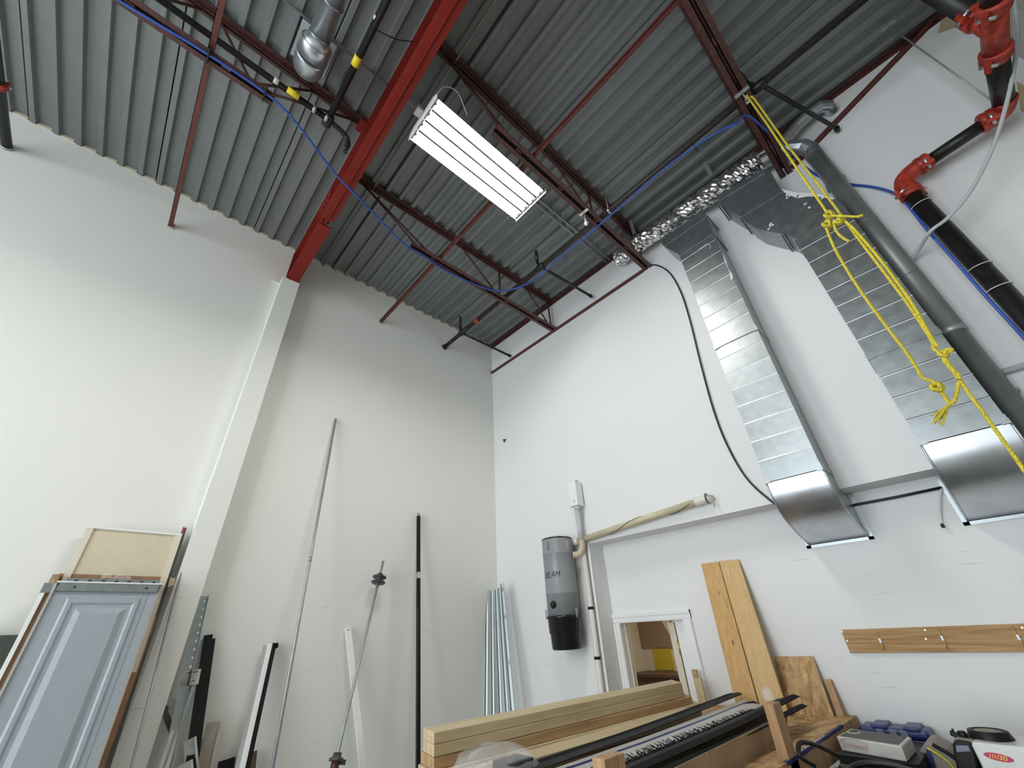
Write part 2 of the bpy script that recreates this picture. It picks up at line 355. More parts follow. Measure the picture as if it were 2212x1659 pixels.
MB().box((DX0, .29, 0), (DX0+.012, .33, DZ)).build('door_stop', M_HALL, d1); None
MB().box((DX1-.115, .285, 0), (DX1-.012, .30, DZ)).build('jamb_panel', M_WHITE, d1)
lf = MB().box((DX1-.175, .30, .01), (DX1-.135, 1.0, DZ-.02)).build('door_leaf', M_HALL, d1)
MB().box((DX1-.20, .31, 0), (DX1-.175, .34, DZ)).build('door_stop', M_HALL, d1)
MB().box((DX1-.135, .33, 0), (DX1-.115, .34, DZ)).build('shadow_gap', M_BLACKP, d1)  # black strip standing in for the shade between leaf and jamb
for z in (1.72, .9, .25): MB().box((DX1-.138, .292, z), (DX1-.112, .299, z+.10)).cyl((DX1-.126, .288, z), (DX1-.126, .288, z+.10), .008).build('hinge', M_BRASS, lf)
# hallway behind the doorway
hw = struct(MB().box((.44, .45, 0), (.64, 2.2, 2.4)).build('wall_hall_left', M_HALL))
hb = struct(MB().box((.44, 1.95, 0), (3.4, 2.2, 2.4)).build('wall_hall_back', M_HALL))
MB().prism([(.64, 1.925, 1.70), (1.15, 1.925, 1.70), (.98, 1.925, 2.02), (.64, 1.925, 2.02)], (0, .025, 0)).build('brown_panel', M_HALLB, hb)
struct(MB().box((3.2, .36, 0), (3.4, 2.2, 2.4)).build('wall_hall_right', M_HALL)); struct(MB().box((.44, .36, 2.4), (3.4, 2.2, 2.5)).build('ceiling_hall', M_HALL))
area('hall_fill', (1.7, 1.2, 2.38), (1.7, 1.2, 0), .5, .3, 9, (1, .9, .75))  # unseen light without a fixture, added to brighten the hallway
tag(MB().box((.79, 1.938, 1.465), (1.045, 1.95, 1.69)).build('wall_poster', M_YPAPER), 'mustard yellow square sheet on hallway wall seen through the doorway', 'poster')
cab = thing('hall_cabinet', (1.2, 1.7, 0), 'dark brown low cabinet in hallway beyond the doorway', 'cabinet')
MB().box((.66, 1.55, .05), (1.9, 1.945, 1.42)).build('body', M_HALLD, cab, .006); MB().box((.65, 1.53, 1.42), (1.91, 1.945, 1.455)).build('top', M_HALLD, cab, .004)
for x in (.68, 1.3): MB().box((x, 1.535, .1), (x+.58, 1.55, 1.38)).build('door', M_HALLD, cab)
# ================================================================== STEEL
# red beam
bt = thing('steel_beam', (2.5, -3.125, 5.57), 'dark red painted steel I-beam bearing on the white column', 'beam')
BY0, BY1 = -3.186, -3.062; BC = (BY0+BY1)/2
MB().box((1.16, BY0, 5.585), (XR, BY1, 5.603)).build('bottom_flange', M_BEAM, bt)
MB().box((.02, BY0, 6.03), (XR, BY1, 6.048)).build('top_flange', M_BEAM, bt)
MB().box((.05, BC-.006, 5.57), (XR, BC+.006, 6.035)).build('web', M_BEAM, bt)
MB().box((.09, BY0+.002, 5.556), (1.09, BY1+.004, 5.578)).build('stub_flange', M_BEAM, bt)
MB().box((.02, BY0, 5.56), (.035, BY1, 6.04)).build('end_plate', M_BEAM, bt)
sp = MB().box((1.02, BC-.02, 5.62), (1.30, BC+.02, 5.98)).build('splice_plate', M_BEAM, bt)
MB().box((1.05, BY0-.012, 5.64), (1.36, BY0+.0, 5.80)).build('splice_cover', M_BEAM, bt)
for i in range(5):
    for s in (-1, 1): MB().cyl((1.07+i*.062, BC+s*.02, 5.65+(i % 2)*.2), (1.07+i*.062, BC+s*.04, 5.65+(i % 2)*.2), .012, 6).build('bolt', M_BEAM, sp)
    MB().cyl((1.08+i*.06, BY0-.03, 5.67), (1.08+i*.06, BY0-.01, 5.67), .012, 6).build('bolt', M_BEAM, bt)
for x in (.1, .14): MB().cyl((x, BY0+.03, 5.54), (x, BY0+.03, 5.557), .012, 6).build('bolt', M_BEAM, bt)
MB().box((.03, BY0-.01, 5.548), (.16, BY1+.012, 5.557)).build('cap_plate', M_BEAM, bt)
for x in (1.95, 3.45): MB().box((x-.06, BY0-.05, 6.05), (x+.06, BC, 6.118)).build('joist_seat', M_BEAM, bt)
# open web joists
def ell(m, p0, p1, sx, leg, th, up):
    """one steel angle along Y: horizontal leg + vertical leg"""
    x0 = p0[0]; x1 = x0+sx*leg
    m.box((min(x0, x1), p0[1], p0[2] if up > 0 else p0[2]-th), (max(x0, x1), p1[1], p0[2]+th if up > 0 else p0[2]))
    xa = x0; xb = x0+sx*th
    m.box((min(xa, xb), p0[1], p0[2] if up > 0 else p0[2]-leg), (max(xa, xb), p1[1], p0[2]+leg if up > 0 else p0[2]))
def joist(X, ya, yb, cb0, cb1, nodes, label):
    t = thing('bar_joist', (X, (ya+yb)/2, 5.58), label, 'joist', 'open web roof joists')
    m = MB(); ell(m, (X-.008, cb0, 5.58), (X-.008, cb1, 5.58), -1, .046, .007, 1); ell(m, (X+.008, cb0, 5.58), (X+.008, cb1, 5.58), 1, .046, .007, 1); m.build('bottom_chord', M_JOIST, t)
    m = MB(); ell(m, (X-.008, ya, 6.122), (X-.008, yb, 6.122), -1, .046, .007, -1); ell(m, (X+.008, ya, 6.122), (X+.008, yb, 6.122), 1, .046, .007, -1); m.build('top_chord', M_JOIST, t)
    for (y0, z0, y1, z1) in nodes: MB().cyl((X, y0, z0), (X, y1, z1), .011, 8).build('web_bar', M_JOIST, t)
    n = int((cb1-cb0)/.55)
    for i in range(n): MB().box((X-.02, cb0+.25+i*.55, 5.581), (X+.02, cb0+.31+i*.55, 5.60)).build('spacer', M_JOIST, t)
    return t
def warren(ya, nb, nt):
    out = [(nt[0], 6.09, nb[0], 5.6), (nt[0]+.1, 6.05, nb[0]-.18, 5.6)]
    for i, b in enumerate(nb):
        if i+1 < len(nt): out.append((b+.05, 5.6, nt[i+1], 6.09))
        if i+1 < len(nb): out.append((nt[i+1]+.06, 6.09, nb[i+1]-.03, 5.6))
        if i > 0: out.append((b, 5.6, b, 6.09))
    return out
NB = (-2.05, -1.05, -.10); NT = (-3.0, -1.75, -.62)
joist(1.415, -3.06, .0, -2.32, .02, warren(-3.06, NB, NT), 'red-brown open web joist nearest the room corner')
joist(2.92, -3.06, .0, -2.40, .0, warren(-3.06, NB, NT), 'red-brown open web joist just right of the lit fluorescent fixture')
joist(4.44, -3.06, .0, -2.40, .02, warren(-3.06, NB, NT), 'red-brown open web joist carrying the yellow rope')
MB.dummy = None
nodesL = [(-3.25, 6.09, -3.95, 5.6), (-4.0, 5.6, -4.35, 6.09), (-4.45, 6.09, -4.9, 5.6), (-4.95, 5.6, -5.6, 6.09), (-4.02, 5.6, -3.62, 6.09), (-5.7, 6.09, -6.2, 5.6)]
joist(1.95, -8.9, -3.18, -8.3, -3.85, nodesL, 'red-brown open web joist beyond the beam with blue cable on it')
# bridging bars
def bridging(p, x0, x1, label, end=True):
    y, z = p.y, p.z; t = thing('bridging_bar', (x0, y, z), label, 'bridging', 'bridging bars')
    MB().box((x0, y-.019, z-.004), (x1, y+.019, z)).box((x0, y-.019, z-.004), (x1, y-.015, z+.036)).build('angle', M_BRIDGE, t)
    if end: MB().box((0, y-.026, z-.02), (.012, y+.026, z+.045)).build('end_clip', M_LGREY, t)
bridging(PX(368, 490, 0), .0, XR, 'thin red-brown bridging bar meeting left wall left of the column')
bridging(PX(822, 697, 0), .0, XR, 'thin red-brown bridging bar meeting left wall right of the column')
# steel angles on the back wall
tag(MB().box((.0, -.045, 5.575), (2.86, .0, 5.583)).box((.0, -.008, 5.575), (2.86, .0, 5.625)).build('ledger_angle', M_BRIDGE), 'red-brown steel ledger angle along back wall below the deck', 'steel angle')
pA = PY(1713, 365, 0); pB = PY(2036, 30, 0)
m = MB(); m.bar(pA+V((0, -.022, 0)), pB+V((0, -.022, 0)), .012, .045, (0, 0, 1)); m.bar(pA+V((0, -.004, .02)), pB+V((0, -.004, .02)), .06, .008, (0, 0, 1))
tag(m.build('ledger_angle', M_BRIDGE), 'red-brown steel angle slanting up the back wall to the block wall', 'steel angle')
tag(MB().box((.0, -.05, 6.108), (XR, .0, 6.118)).box((0, -.008, 6.075), (XR, 0, 6.118)).build('deck_edge_angle', M_JOIST), 'dark brown steel angle along the deck edge on back wall', 'steel angle')
# ================================================================== FLUORESCENT FIXTURE
def fixture(cx, cy, label):
    t = thing('fluorescent_fixture', (cx, cy, 5.55), label, 'light fixture', 'four-tube fluorescent fixtures'); L2, W = .615, .205
    m = MB(); x0 = cx-W; x1 = cx+W; n = 4; w_ = 2*W/n; prof = []
    for i in range(n):
        a = x0+i*w_; prof += [(a+.004, 5.565), (a+.022, 5.615), (a+w_-.022, 5.615), (a+w_-.004, 5.565)]
    prof = [(x0, 5.555)]+prof+[(x1, 5.555)]
    m.strip([(a, cy-L2, b) for a, b in prof], [(a, cy+L2, b) for a, b in prof], False); m.build('reflector', mat('gloss_white_enamel', (.86, .86, .85), .25), t)
    dl = mat('dark_reflector_edge', (.010, .010, .010), .7, spec=.05)
    for i in range(1, n): MB().prism([(x0+i*w_-.010, cy-L2+.02, 5.5655), (x0+i*w_, cy-L2+.02, 5.5580), (x0+i*w_+.010, cy-L2+.02, 5.5655)], (0, 2*L2-.04, 0)).build('reflector_edge', dl, t)
    MB().box((cx-.16, cy-L2+.01, 5.618), (cx+.16, cy+L2-.01, 5.66)).build('housing', M_WHITE, t)
    for s in (-1, 1):
        e = MB().prism([(x0-.012, cy+s*L2, 5.545), (x1+.012, cy+s*L2, 5.545), (x1+.008, cy+s*L2, 5.60), (cx+.15, cy+s*L2, 5.665), (cx-.15, cy+s*L2, 5.665), (x0-.008, cy+s*L2, 5.60)], (0, s*.006, 0)).build('end_plate', M_WHITE, t)
        MB().box((x0, cy+s*(L2-.018), 5.566), (x1, cy+s*(L2-.0005), 5.60)).build('socket_bar', mat('socket_white', (.10, .10, .095), .5, spec=.1), t)
    for i in range(n):
        x = x0+(i+.5)*w_; tb = MB().cyl((x, cy-L2+.03, 5.585), (x, cy+L2-.03, 5.585), .014, 12).build('tube', M_TUBE, t)
        for s in (-1, 1): MB().cyl((x, cy+s*(L2-.03), 5.585), (x, cy+s*(L2-.006), 5.585), .0150, 12).build('tube_cap', mat('tube_cap_grey', (.03, .03, .03), .5, spec=.1), tb)
    for s in (-1, 1):
        MB().tube(smooth_path([(cx+.05*s, cy+s*(L2-.12), 5.66), (cx+.03*s, cy+s*(L2-.12), 5.9), (cx, cy+s*(L2-.12), 6.12)]), .0025, 6).build('hanger_wire', M_WPVC, t)
    return t
FX = 2.605
t = fixture(FX, -2.29, 'lit four-tube fluorescent fixture hanging beside the red beam')
MB().box((FX-.05, -2.97, 5.63), (FX+.02, -2.915, 5.70)).build('junction_box', M_LGREY, t)
MB().tube(smooth_path([(FX+.18, -2.9, 5.66), (FX+.24, -2.86, 5.75), (FX+.26, -2.75, 5.78), (FX+.22, -2.62, 5.66)]), .004, 6).build('whip_cable', M_WPVC, t)
for (x, y_, l_) in ((2.6, -6.3, 'behind the viewpoint nearer the overhead door'),): fixture(x, y_, 'lit four-tube fluorescent fixture '+l_)
# conduits by the deck
tag(MB().cyl((2.40, -8.9, 6.10), (2.40, -2.75, 6.10), .011, 10).build('conduit', M_CONDUIT), 'thin grey conduit crossing above the red beam to the fixture', 'conduit')
for i, x in enumerate((2.425, 2.485)): tag(MB().cyl((x, -1.66, 6.10), (x, -.01, 6.10), .011, 10).build('conduit', M_CONDUIT), ('left' if i == 0 else 'right')+' one of paired grey conduits from fixture to back wall', 'conduit', 'paired conduits')
tag(MB().cyl((.0, -2.83, 6.10), (0, -2.83, 6.10) if False else (XR, -2.83, 6.10), .007, 8).build('conduit', mat('beige_conduit', (.30, .28, .23), .6)), 'thin beige conduit on the deck just right of red beam', 'conduit')
# ================================================================== SPRINKLER PIPES
def coupling(m, c, axis, r, l=.07):
    a = V(axis).normalized(); c = V(c); m.lathe(c-a*l/2, [(r*1.12, 0), (r*1.32, l*.12), (r*1.32, l*.36), (r*1.2, l*.5), (r*1.32, l*.64), (r*1.32, l*.88), (r*1.12, l)], 20, a)
    b = a.orthogonal().normalized()
    for s in (-1, 1): q = c+b*(s*r*1.45); m.bar(q-a*l*.45, q+a*l*.45, r*.8, r*.5, b)
    return m
def lugbolts(c, axis, r, parent):
    a = V(axis).normalized(); b = a.orthogonal().normalized(); n = a.cross(b)
    for s in (-1, 1): MB().cyl(V(c)+b*(s*r*1.5)-n*r*.75, V(c)+b*(s*r*1.5)+n*r*.75, r*.2, 8).build('bolt', M_BOLT, parent)
def head(base, parent, tall=.16):
    b = V(base); m = MB(); m.lathe(b, [(.021, 0), (.021, tall*.35), (.026, tall*.36), (.026, tall*.5), (.017, tall*.52), (.017, tall*.72), (.022, tall*.74), (.022, tall*.86), (.008, tall*.88), (.008, tall), (.020, tall*1.02), (.020, tall*1.05)], 14)
    return m.build('sprinkler_head', M_BROWNPIPE, parent)
sy, sz = -.941, 5.68
t = thing('sprinkler_pipe', (0, sy, sz), 'dark sprinkler branch pipe running along the back wall under the deck', 'pipe')
MB().cyl((0, sy, sz), (.62, sy, sz), .030, 16).build('pipe', M_BLACK, t)
MB().cyl((.62, sy, sz), (XR, sy, sz), .030, 16).build('pipe', M_BROWNPIPE, t)
rc = coupling(MB(), (.80, sy, sz), (1, 0, 0), .030, .06).build('coupling', M_REDC, t); lugbolts((.80, sy, sz), (1, 0, 0), .03, rc)
MB().lathe((0, sy, sz), [(.045, 0), (.045, .008), (.034, .012), (.034, .03)], 18, (1, 0, 0)).build('wall_flange', M_BLACK, t)
for x in (.45, 2.05, 4.56):
    MB().lathe((x-.055, sy, sz), [(.034, 0), (.042, .015), (.042, .095), (.034, .11)], 16, (1, 0, 0)).build('tee', M_BLACK, t)
    p = smooth_path([(x, sy, sz), (x-.03, sy-.005, sz+.07), (x-.05, sy, sz+.16)], 4)
    MB().tube(p, .018, 10).build('riser_nipple', M_BLACK, t); head(p[-1], t)
for x, x1, yend in ((.45, .465, -.045), (2.06, 2.13, -.10), (4.575, 4.90, -.06)):
    MB().cyl((x, sy, sz-.01), (x1, yend, sz-.012), .017, 12).build('arm', M_BLACK, t)
    MB().cyl((x1, yend-.01, sz-.012), (x1, yend+.03, sz-.012), .022, 12).build('plug', M_BLACK, t)
for x in (1.32, 3.05): MB().tube([(x, sy, 6.12), (x, sy, sz+.04)], .005, 6).lathe((x-.012, sy, sz), [(.033, 0), (.036, .004), (.036, .02), (.033, .024)], 16, (1, 0, 0)).build('hanger', M_BOLT, t)
# left bay: pipe along X into the cross fitting, pipe along Y beside the joist
t = thing('sprinkler_pipe', (2.0, -3.47, 5.76), 'black sprinkler pipe with yellow tag parallel to the red beam', 'pipe')
MB().cyl((1.93, -3.47, 5.76), (XR, -3.44, 5.78), .026, 14).build('pipe', M_BLACK, t)
tg = MB().cyl((2.50, -3.468, 5.764), (2.58, -3.468, 5.764), .029, 16).build('pipe_tag', M_YTAG, t)
MB().cyl((2.86, -3.464, 5.768), (2.89, -3.464, 5.768), .0275, 16).build('white_tag', M_WPVC, t)
MB().lathe((1.92, -3.47, 5.76), [(.03, 0), (.038, .01), (.038, .10), (.03, .11)], 16, (1, 0, 0)).build('cross_fitting', M_BROWNPIPE, t)
p = smooth_path([(1.98, -3.47, 5.76), (1.97, -3.36, 5.755), (1.95, -3.29, 5.74), (1.945, -3.27, 5.68), (1.945, -3.27, 5.63)], 5)
MB().tube(p, .022, 10).build('elbow_arm', M_BROWNPIPE, t); MB().lathe((1.945, -3.27, 5.55), [(.02, 0), (.02, .006), (.008, .01), (.008, .04), (.016, .045), (.02, .09)], 12).build('sprinkler_head', M_BROWNPIPE, t)
t = thing('sprinkler_pipe', (2.05, -5, 5.74), 'black sprinkler pipe with yellow tag alongside the joist with blue cable', 'pipe')
MB().cyl((2.05, -8.9, 5.735), (2.0, -3.47, 5.735), .024, 14).build('pipe', M_BLACK, t)
MB().cyl((2.009, -3.80, 5.735), (2.008, -3.71, 5.735), .027, 16).build('pipe_tag', M_YTAG, t); MB().cyl((2.01, -3.90, 5.735), (2.01, -3.865, 5.735), .0255, 16).build('white_tag', M_WPVC, t)
for y in (-3.6, -3.5): MB().lathe((2.002, y, 5.735), [(.027, 0), (.031, .005), (.031, .02), (.027, .025)], 14, (0, 1, 0)).build('collar', M_BOLT, t)
e = PX(15, 318, 0)
t = thing('sprinkler_pipe', e, 'black pipe with red coupling entering left wall at far left edge', 'pipe')
MB().cyl((0, e.y, e.z), (2.4, e.y, e.z), .034, 16).build('pipe', M_BLACK, t); rc = coupling(MB(), (.62, e.y, e.z), (1, 0, 0), .034, .06).build('coupling', M_REDC, t)
lugbolts((.62, e.y, e.z), (1, 0, 0), .034, rc); MB().lathe((0, e.y, e.z), [(.04, 0), (.04, .012), (.035, .02)], 16, (1, 0, 0)).build('wall_flange', M_CONDUIT, t)
# main riser on the right
RX, RYY = 4.945, -.15
t = thing('sprinkler_riser', (RX, RYY, 0), 'thick black sprinkler riser with orange-red couplings at right', 'pipe')
MB().cyl((RX, RYY, 0), (RX, RYY, 4.60), .052, 20).build('riser_pipe', M_BLACK, t)
el = MB().tube(smooth_path([(RX, RYY, 4.54), (RX, RYY, 4.63), (RX+.025, RYY, 4.695), (RX+.09, RYY, 4.73), (RX+.17, RYY-.003, 4.735)], 4), .058, 18).build('elbow', M_REDC, t)
for c, a in (((RX, RYY, 4.56), (0, 0, 1)), ((RX+.15, RYY, 4.735), (1, 0, .05))):
    cp = coupling(MB(), c, a, .052, .08).build('coupling', M_REDC, t); lugbolts(c, a, .052, cp)
q = V((5.5, -.20, 4.745)); MB().cyl((RX+.16, RYY, 4.735), q, .042, 18).build('cross_pipe', M_BLACK, t)
MB().tube(smooth_path([q-V((.10, 0, 0)), q-V((.03, 0, 0)), q+V((.01, -.02, 0)), q+V((.025, -.10, 0))], 4), .057, 18).build('elbow', M_REDC, t)
cp = coupling(MB(), q+V((-.06, 0, 0)), (1, 0, 0), .05, .08).build('coupling', M_REDC, t); lugbolts(q+V((-.06, 0, 0)), (1, 0, 0), .05, cp)
q2 = V((5.5, -.70, 4.765)); MB().cyl(q+V((.02, -.03, 0)), q2, .052, 20).build('header_pipe', M_BLACK, t)
cp = coupling(MB(), q2+V((0, .02, 0)), (0, 1, 0), .054, .08).build('coupling', M_REDC, t); lugbolts(q2+V((0, .02, 0)), (0, 1, 0), .054, cp)
MB().tube([q2, q2+V((0, -.32, 0))], .057, 18).build('tee_body', M_REDC, t)
MB().tube([q2+V((0, -.165, 0)), q2+V((0, -.165, .13))], .057, 18).build('tee_outlet', M_REDC, t)
c = q2+V((0, -.165, .16)); cp = coupling(MB(), c, (0, 0, 1), .054, .08).build('coupling', M_REDC, t); lugbolts(c, (0, 0, 1), .054, cp)
MB().cyl(c, (c.x, c.y, 6.12), .054, 20).build('upper_pipe', M_BLACK, t)
cp = coupling(MB(), q2+V((0, -.31, 0)), (0, 1, 0), .054, .08).build('coupling', M_REDC, t); lugbolts(q2+V((0, -.31, 0)), (0, 1, 0), .054, cp)
MB().cyl(q2+V((0, -.3, 0)), q2+V((0, -2.2, 0)), .052, 18).build('header_pipe', M_BLACK, t)
for z in (4.42, 3.78, 3.60, 2.9, 2.3): MB().tube([(RX+.058*math.cos(a_), RYY+.058*math.sin(a_)-.004, z+.01*math.sin(a_)) for a_ in [i*math.pi/8 for i in range(16)]], .003, 6, closed=True).build('cable_tie', M_WPVC, t)
# threaded rod hanger
a = PZ(1920, 57, 6.10); b = V((5.5, -.26, 4.80))
t = thing('threaded_rod', a, 'grey threaded hanger rod from deck down to the riser', 'hanger rod')
MB().cyl(a, b, .006, 8).build('rod', M_CONDUIT, t); MB().bar(a+V((-.045, 0, .012)), a+V((.045, 0, .012)), .022, .008, (0, 1, 0)).build('anchor_plate', M_CONDUIT, t)
MB().tube([b+V((.0, .055*math.cos(q_), -.055+.055*math.sin(q_))) for q_ in [i*math.pi/8 for i in range(16)]], .005, 6, closed=True).build('ring', M_BOLT, t)
# ================================================================== DUCTS
DF = -.28
def rect_duct(name, x0, x1, ztop, zbot, label, joints, zs):
    t = thing(name, ((x0+x1)/2, -.14, zbot), label, 'air duct', 'rectangular ducts on the back wall')
    MB().box((x0, DF+.004, zbot), (x1, -.004, ztop)).build('trunk', M_GALV, t)
    rng = random.Random(int(x0*100)); edges = [ztop]; z = zs
    while z > zbot+.06: edges.append(z); z -= .155
    edges.append(zbot)
    for za, zb_ in zip(edges, edges[1:]):
        o_ = [rng.uniform(0, .0032) for _ in range(4)]; n_ = V((0, 1, 0))
        MB().hexa([(x0, DF+o_[0], zb_), (x1, DF+o_[1], zb_), (x1, DF+.006, zb_), (x0, DF+.006, zb_)], [(x0, DF+o_[2], za), (x1, DF+o_[3], za), (x1, DF+.006, za), (x0, DF+.006, za)]).build('duct_panel', M_GALV, t)
    z = zs
    while z > zbot+.06:
        if all(abs(z-j) > .06 for j in joints): MB().prism([(x0-.001, DF, z-.006), (x0-.001, DF-.0018, z), (x0-.001, DF, z+.006)], (x1-x0+.002, 0, 0)).prism([(x1, DF, z-.006), (x1+.0018, DF, z), (x1, DF, z+.006)], (0, -DF-.005, 0)).build('stiffening_bead', M_GALV, t)
        z -= .155
    for j in joints:
        MB().box((x0-.004, DF-.006, j-.022), (x1+.004, 0, j-.012)).box((x0-.004, DF-.004, j-.012), (x1+.004, 0, j+.025)).build('slip_joint', M_GALV, t)
        for x in (x0-.006, x1-.03): MB().box((x, DF-.009, j-.03), (x+.036, DF, j)).build('joint_tab', M_GALV, t)
    return t
def elbow(t, x0, x1, zb):
    """boot: front sheet sweeps from the trunk face back into the wall"""
    n = 18; y0, z0, y1, z1 = DF+.006, zb, RY, 2.405
    out = [(y0+(y1-y0)*(.10*q_+.90*q_**3.0), z0-(z0-z1)*(q_+.10*q_*(1-q_))) for q_ in [i/n for i in range(n+1)]]
    MB().strip([(x0, a, b) for a, b in out], [(x1, a, b) for a, b in out]).build('boot_sheet', M_GALV2, t)
    for x in (x0, x1):
        top = [(x, a, b) for a, b in out]
        poly = top+[(x, RY, LZ-.001), (x, -.001, LZ-.001), (x, -.001, zb)]
        MB().prism(poly, (.003 if x == x0 else -.003, 0, 0)).build('boot_side', M_GALV, t)
        s = -1 if x == x0 else 1
        MB().tube([V((x+s*.004, a-.003, b)) for a, b in out], .0055, 6).build('boot_seam', M_GALV2, t)
    MB().box((x0-.03, RY-.008, 2.385), (x1+.03, RY, 2.405)).box((x1, RY-.008, 2.385), (x1+.03, RY, LZ)).box((x0-.03, RY-.008, 2.385), (x0, RY, LZ)).build('wall_flange', M_GALV, t)
D1a, D1b = 3.362, 3.717
t1 = rect_duct('rectangular_duct', D1a, D1b, 5.21, 2.80, 'galvanised rectangular duct, the narrower left of two on back wall', (4.02, 2.815), 5.12)
elbow(t1, D1a, D1b, 2.79)
# flared top of the left duct, offset to the left
fl = [PY(u, v, DF) for u, v in ((1428, 522), (1434, 532), (1468, 551), (1541, 503), (1524, 465), (1516, 452))]
MB().prism(fl, (0, -DF-.004, 0)).build('flared_collar', M_GALV, t1)
MB().bar(PY(1434, 532, DF-.003), PY(1524, 468, DF-.003), .008, .008).build('slip_joint', M_GALV, t1); MB().bar(PY(1468, 551, DF-.003), PY(1541, 503, DF-.003), .010, .008).build('slip_joint', M_GALV, t1)
for (u, v) in ((1524, 462), (1542, 506)):
    p_ = PY(u, v, DF); MB().box((p_.x+.004, DF+.01, p_.z-.05), (p_.x+.012, -.02, p_.z-.03)).build('drive_cleat', M_DGREY, t1)
MB().tube(smooth_path([PY(u, v, DF-.004) for u, v in ((1510, 539), (1528, 527), (1535, 532), (1532, 537))], 4), .003, 6).build('hook_wire', M_ALU, t1)
tp = [PY(u, v, DF-.002) for u, v in ((1560, 548), (1567, 560), (1573, 580), (1581, 592), (1583, 600), (1579, 606), (1577, 590), (1570, 574))]
MB().prism(tp, (0, .002, 0)).build('paint_splash', M_WHITE, t1)
D2a, D2b = 4.232, 4.60
t2 = rect_duct('rectangular_duct', D2a, D2b, 4.62, 2.80, 'galvanised rectangular duct with offset top, right of two on back wall', (3.43, 2.815), 4.50)
elbow(t2, D2a, D2b, 2.79)
o2 = [(1548, 423), (1552, 440), (1577, 455), (1601, 468), (1612, 480), (1633, 493), (1666, 501), (1700, 507), (1719, 517)]
o2r = [(1826, 446), (1806, 431), (1785, 424), (1760, 420), (1725, 420), (1693, 415), (1679, 398), (1659, 361)]
lp = [PY(u, v, DF) for u, v in o2]+[V((D2a, DF, 4.61)), V((D2b, DF, 4.61))]+[PY(u, v, DF) for u, v in o2r]
MB().prism(lp, (0, -DF-.004, 0)).build('offset_section', M_GALV, t2)
for a, b in (((1550, 436), (1652, 372)), ((1601, 468), (1690, 413)), ((1633, 494), (1692, 416)), ((1652, 499), (1697, 417)), ((1680, 503), (1725, 421)), ((1703, 508), (1762, 421)), ((1719, 517), (1818, 440))):
    MB().bar(PY(*a, DF-.002), PY(*b, DF-.002), .009, .008).build('fold_line', M_GALV, t2)
for a in ((1552, 441), (1601, 469), (1690, 505), (1720, 518)):
    p_ = PY(*a, DF); MB().box((p_.x-.012, DF, p_.z-.022), (p_.x-.002, -.02, p_.z-.006)).build('drive_cleat', M_DGREY, t2)
for k in range(12):
    u, v = random.choice(((1660, 492), (1668, 485), (1740, 440), (1745, 452), (1735, 470), (1700, 424), (1755, 425), (1775, 428))); u += random.uniform(-6, 6); v += random.uniform(-4, 4)
    c_ = PY(u, v, DF-.0015); MB().prism([c_+V((random.uniform(.004, .016)*math.cos(a_), 0, random.uniform(.004, .02)*math.sin(a_))) for a_ in (0, 1.2, 2.4, 3.6, 5)], (0, .0015, 0)).build('paint_splash', M_WHITE, t2)
MB().prism([PY(u, v, DF-.002) for u, v in ((1688, 408), (1696, 418), (1712, 424), (1722, 428), (1745, 424), (1775, 425), (1800, 431), (1800, 427), (1760, 417), (1720, 416))], (0, .002, 0)).build('plaster_smear', M_WHITE, t2)
# foil flex duct
t = thing('foil_duct', (3.5, -.2, 5.7), 'crinkled silver foil flexible duct under the deck edge', 'air duct')
pts = smooth_path([(2.66, -.05, 5.97), (2.70, -.13, 5.90), (2.78, -.17, 5.87), (3.0, -.19, 5.84), (3.35, -.2, 5.81), (3.75, -.2, 5.79), (4.1, -.2, 5.775), (4.335, -.2, 5.765)], 16)
m = MB(); seg = 26; rings = []
for i, p_ in enumerate(pts):
    tdir = (pts[min(i+1, len(pts)-1)]-pts[max(i-1, 0)]).normalized(); a_ = V((0, 0, 1)); a_ = (a_-tdir*a_.dot(tdir)).normalized(); b_ = tdir.cross(a_)
    rings.append(m.add([p_+(a_*math.cos(2*math.pi*k/seg)+b_*math.sin(2*math.pi*k/seg))*(.098+.006*math.sin(i*1.1)+random.uniform(-.010, .010)) for k in range(seg)]))
for i in range(len(rings)-1):
    for k in range(seg): m.face((rings[i]+k, rings[i]+(k+1) % seg, rings[i+1]+(k+1) % seg, rings[i+1]+k), False)
m.face([rings[0]+k for k in range(seg)]); m.face([rings[-1]+k for k in range(seg)]); m.build('foil_sleeve', M_FOIL, t)
for x in (3.0, 3.93):
    MB().box((x-.02, -.32, 5.88), (x+.02, -.31, 6.12)).build('hanger_strap', M_CONDUIT, t)
# round vent pipe with elbows
PXc, PYc = 4.672, -.085
t = thing('vent_pipe', (PXc, PYc, 2.0), 'round grey metal vent pipe right of the wide duct', 'vent pipe')
MB().cyl((PXc, PYc, 3.47), (PXc, PYc, 5.52), .064, 22).build('upper_pipe', M_VENT, t)
MB().cyl((PXc, PYc, 0.3), (PXc, PYc, 3.47), .058, 22).build('lower_pipe', M_VENT, t)
MB().lathe((PXc, PYc, 3.45), [(.058, 0), (.067, .004), (.067, .035), (.064, .04)], 22).build('joint_band', M_CONDUIT, t)
MB().lathe((PXc, PYc, 4.55), [(.064, 0), (.066, .003), (.066, .012), (.064, .015)], 22).build('joint_band', M_VENT, t); MB().lathe((PXc, PYc, 3.95), [(.064, 0), (.066, .003), (.066, .010), (.064, .013)], 22).build('joint_band', M_VENT, t)
pe = [V((PXc, PYc, 5.50)), V((PXc, PYc-.01, 5.58)), V((PXc-.03, PYc-.03, 5.66)), V((PXc-.10, PYc-.05, 5.72)), V((PXc-.20, PYc-.06, 5.75)), V((PXc-.36, PYc-.08, 5.765))]
MB().tube(pe, [.068, .068, .068, .068, .066, .075], 20, smooth=False).build('gored_elbow', M_GALV2, t)
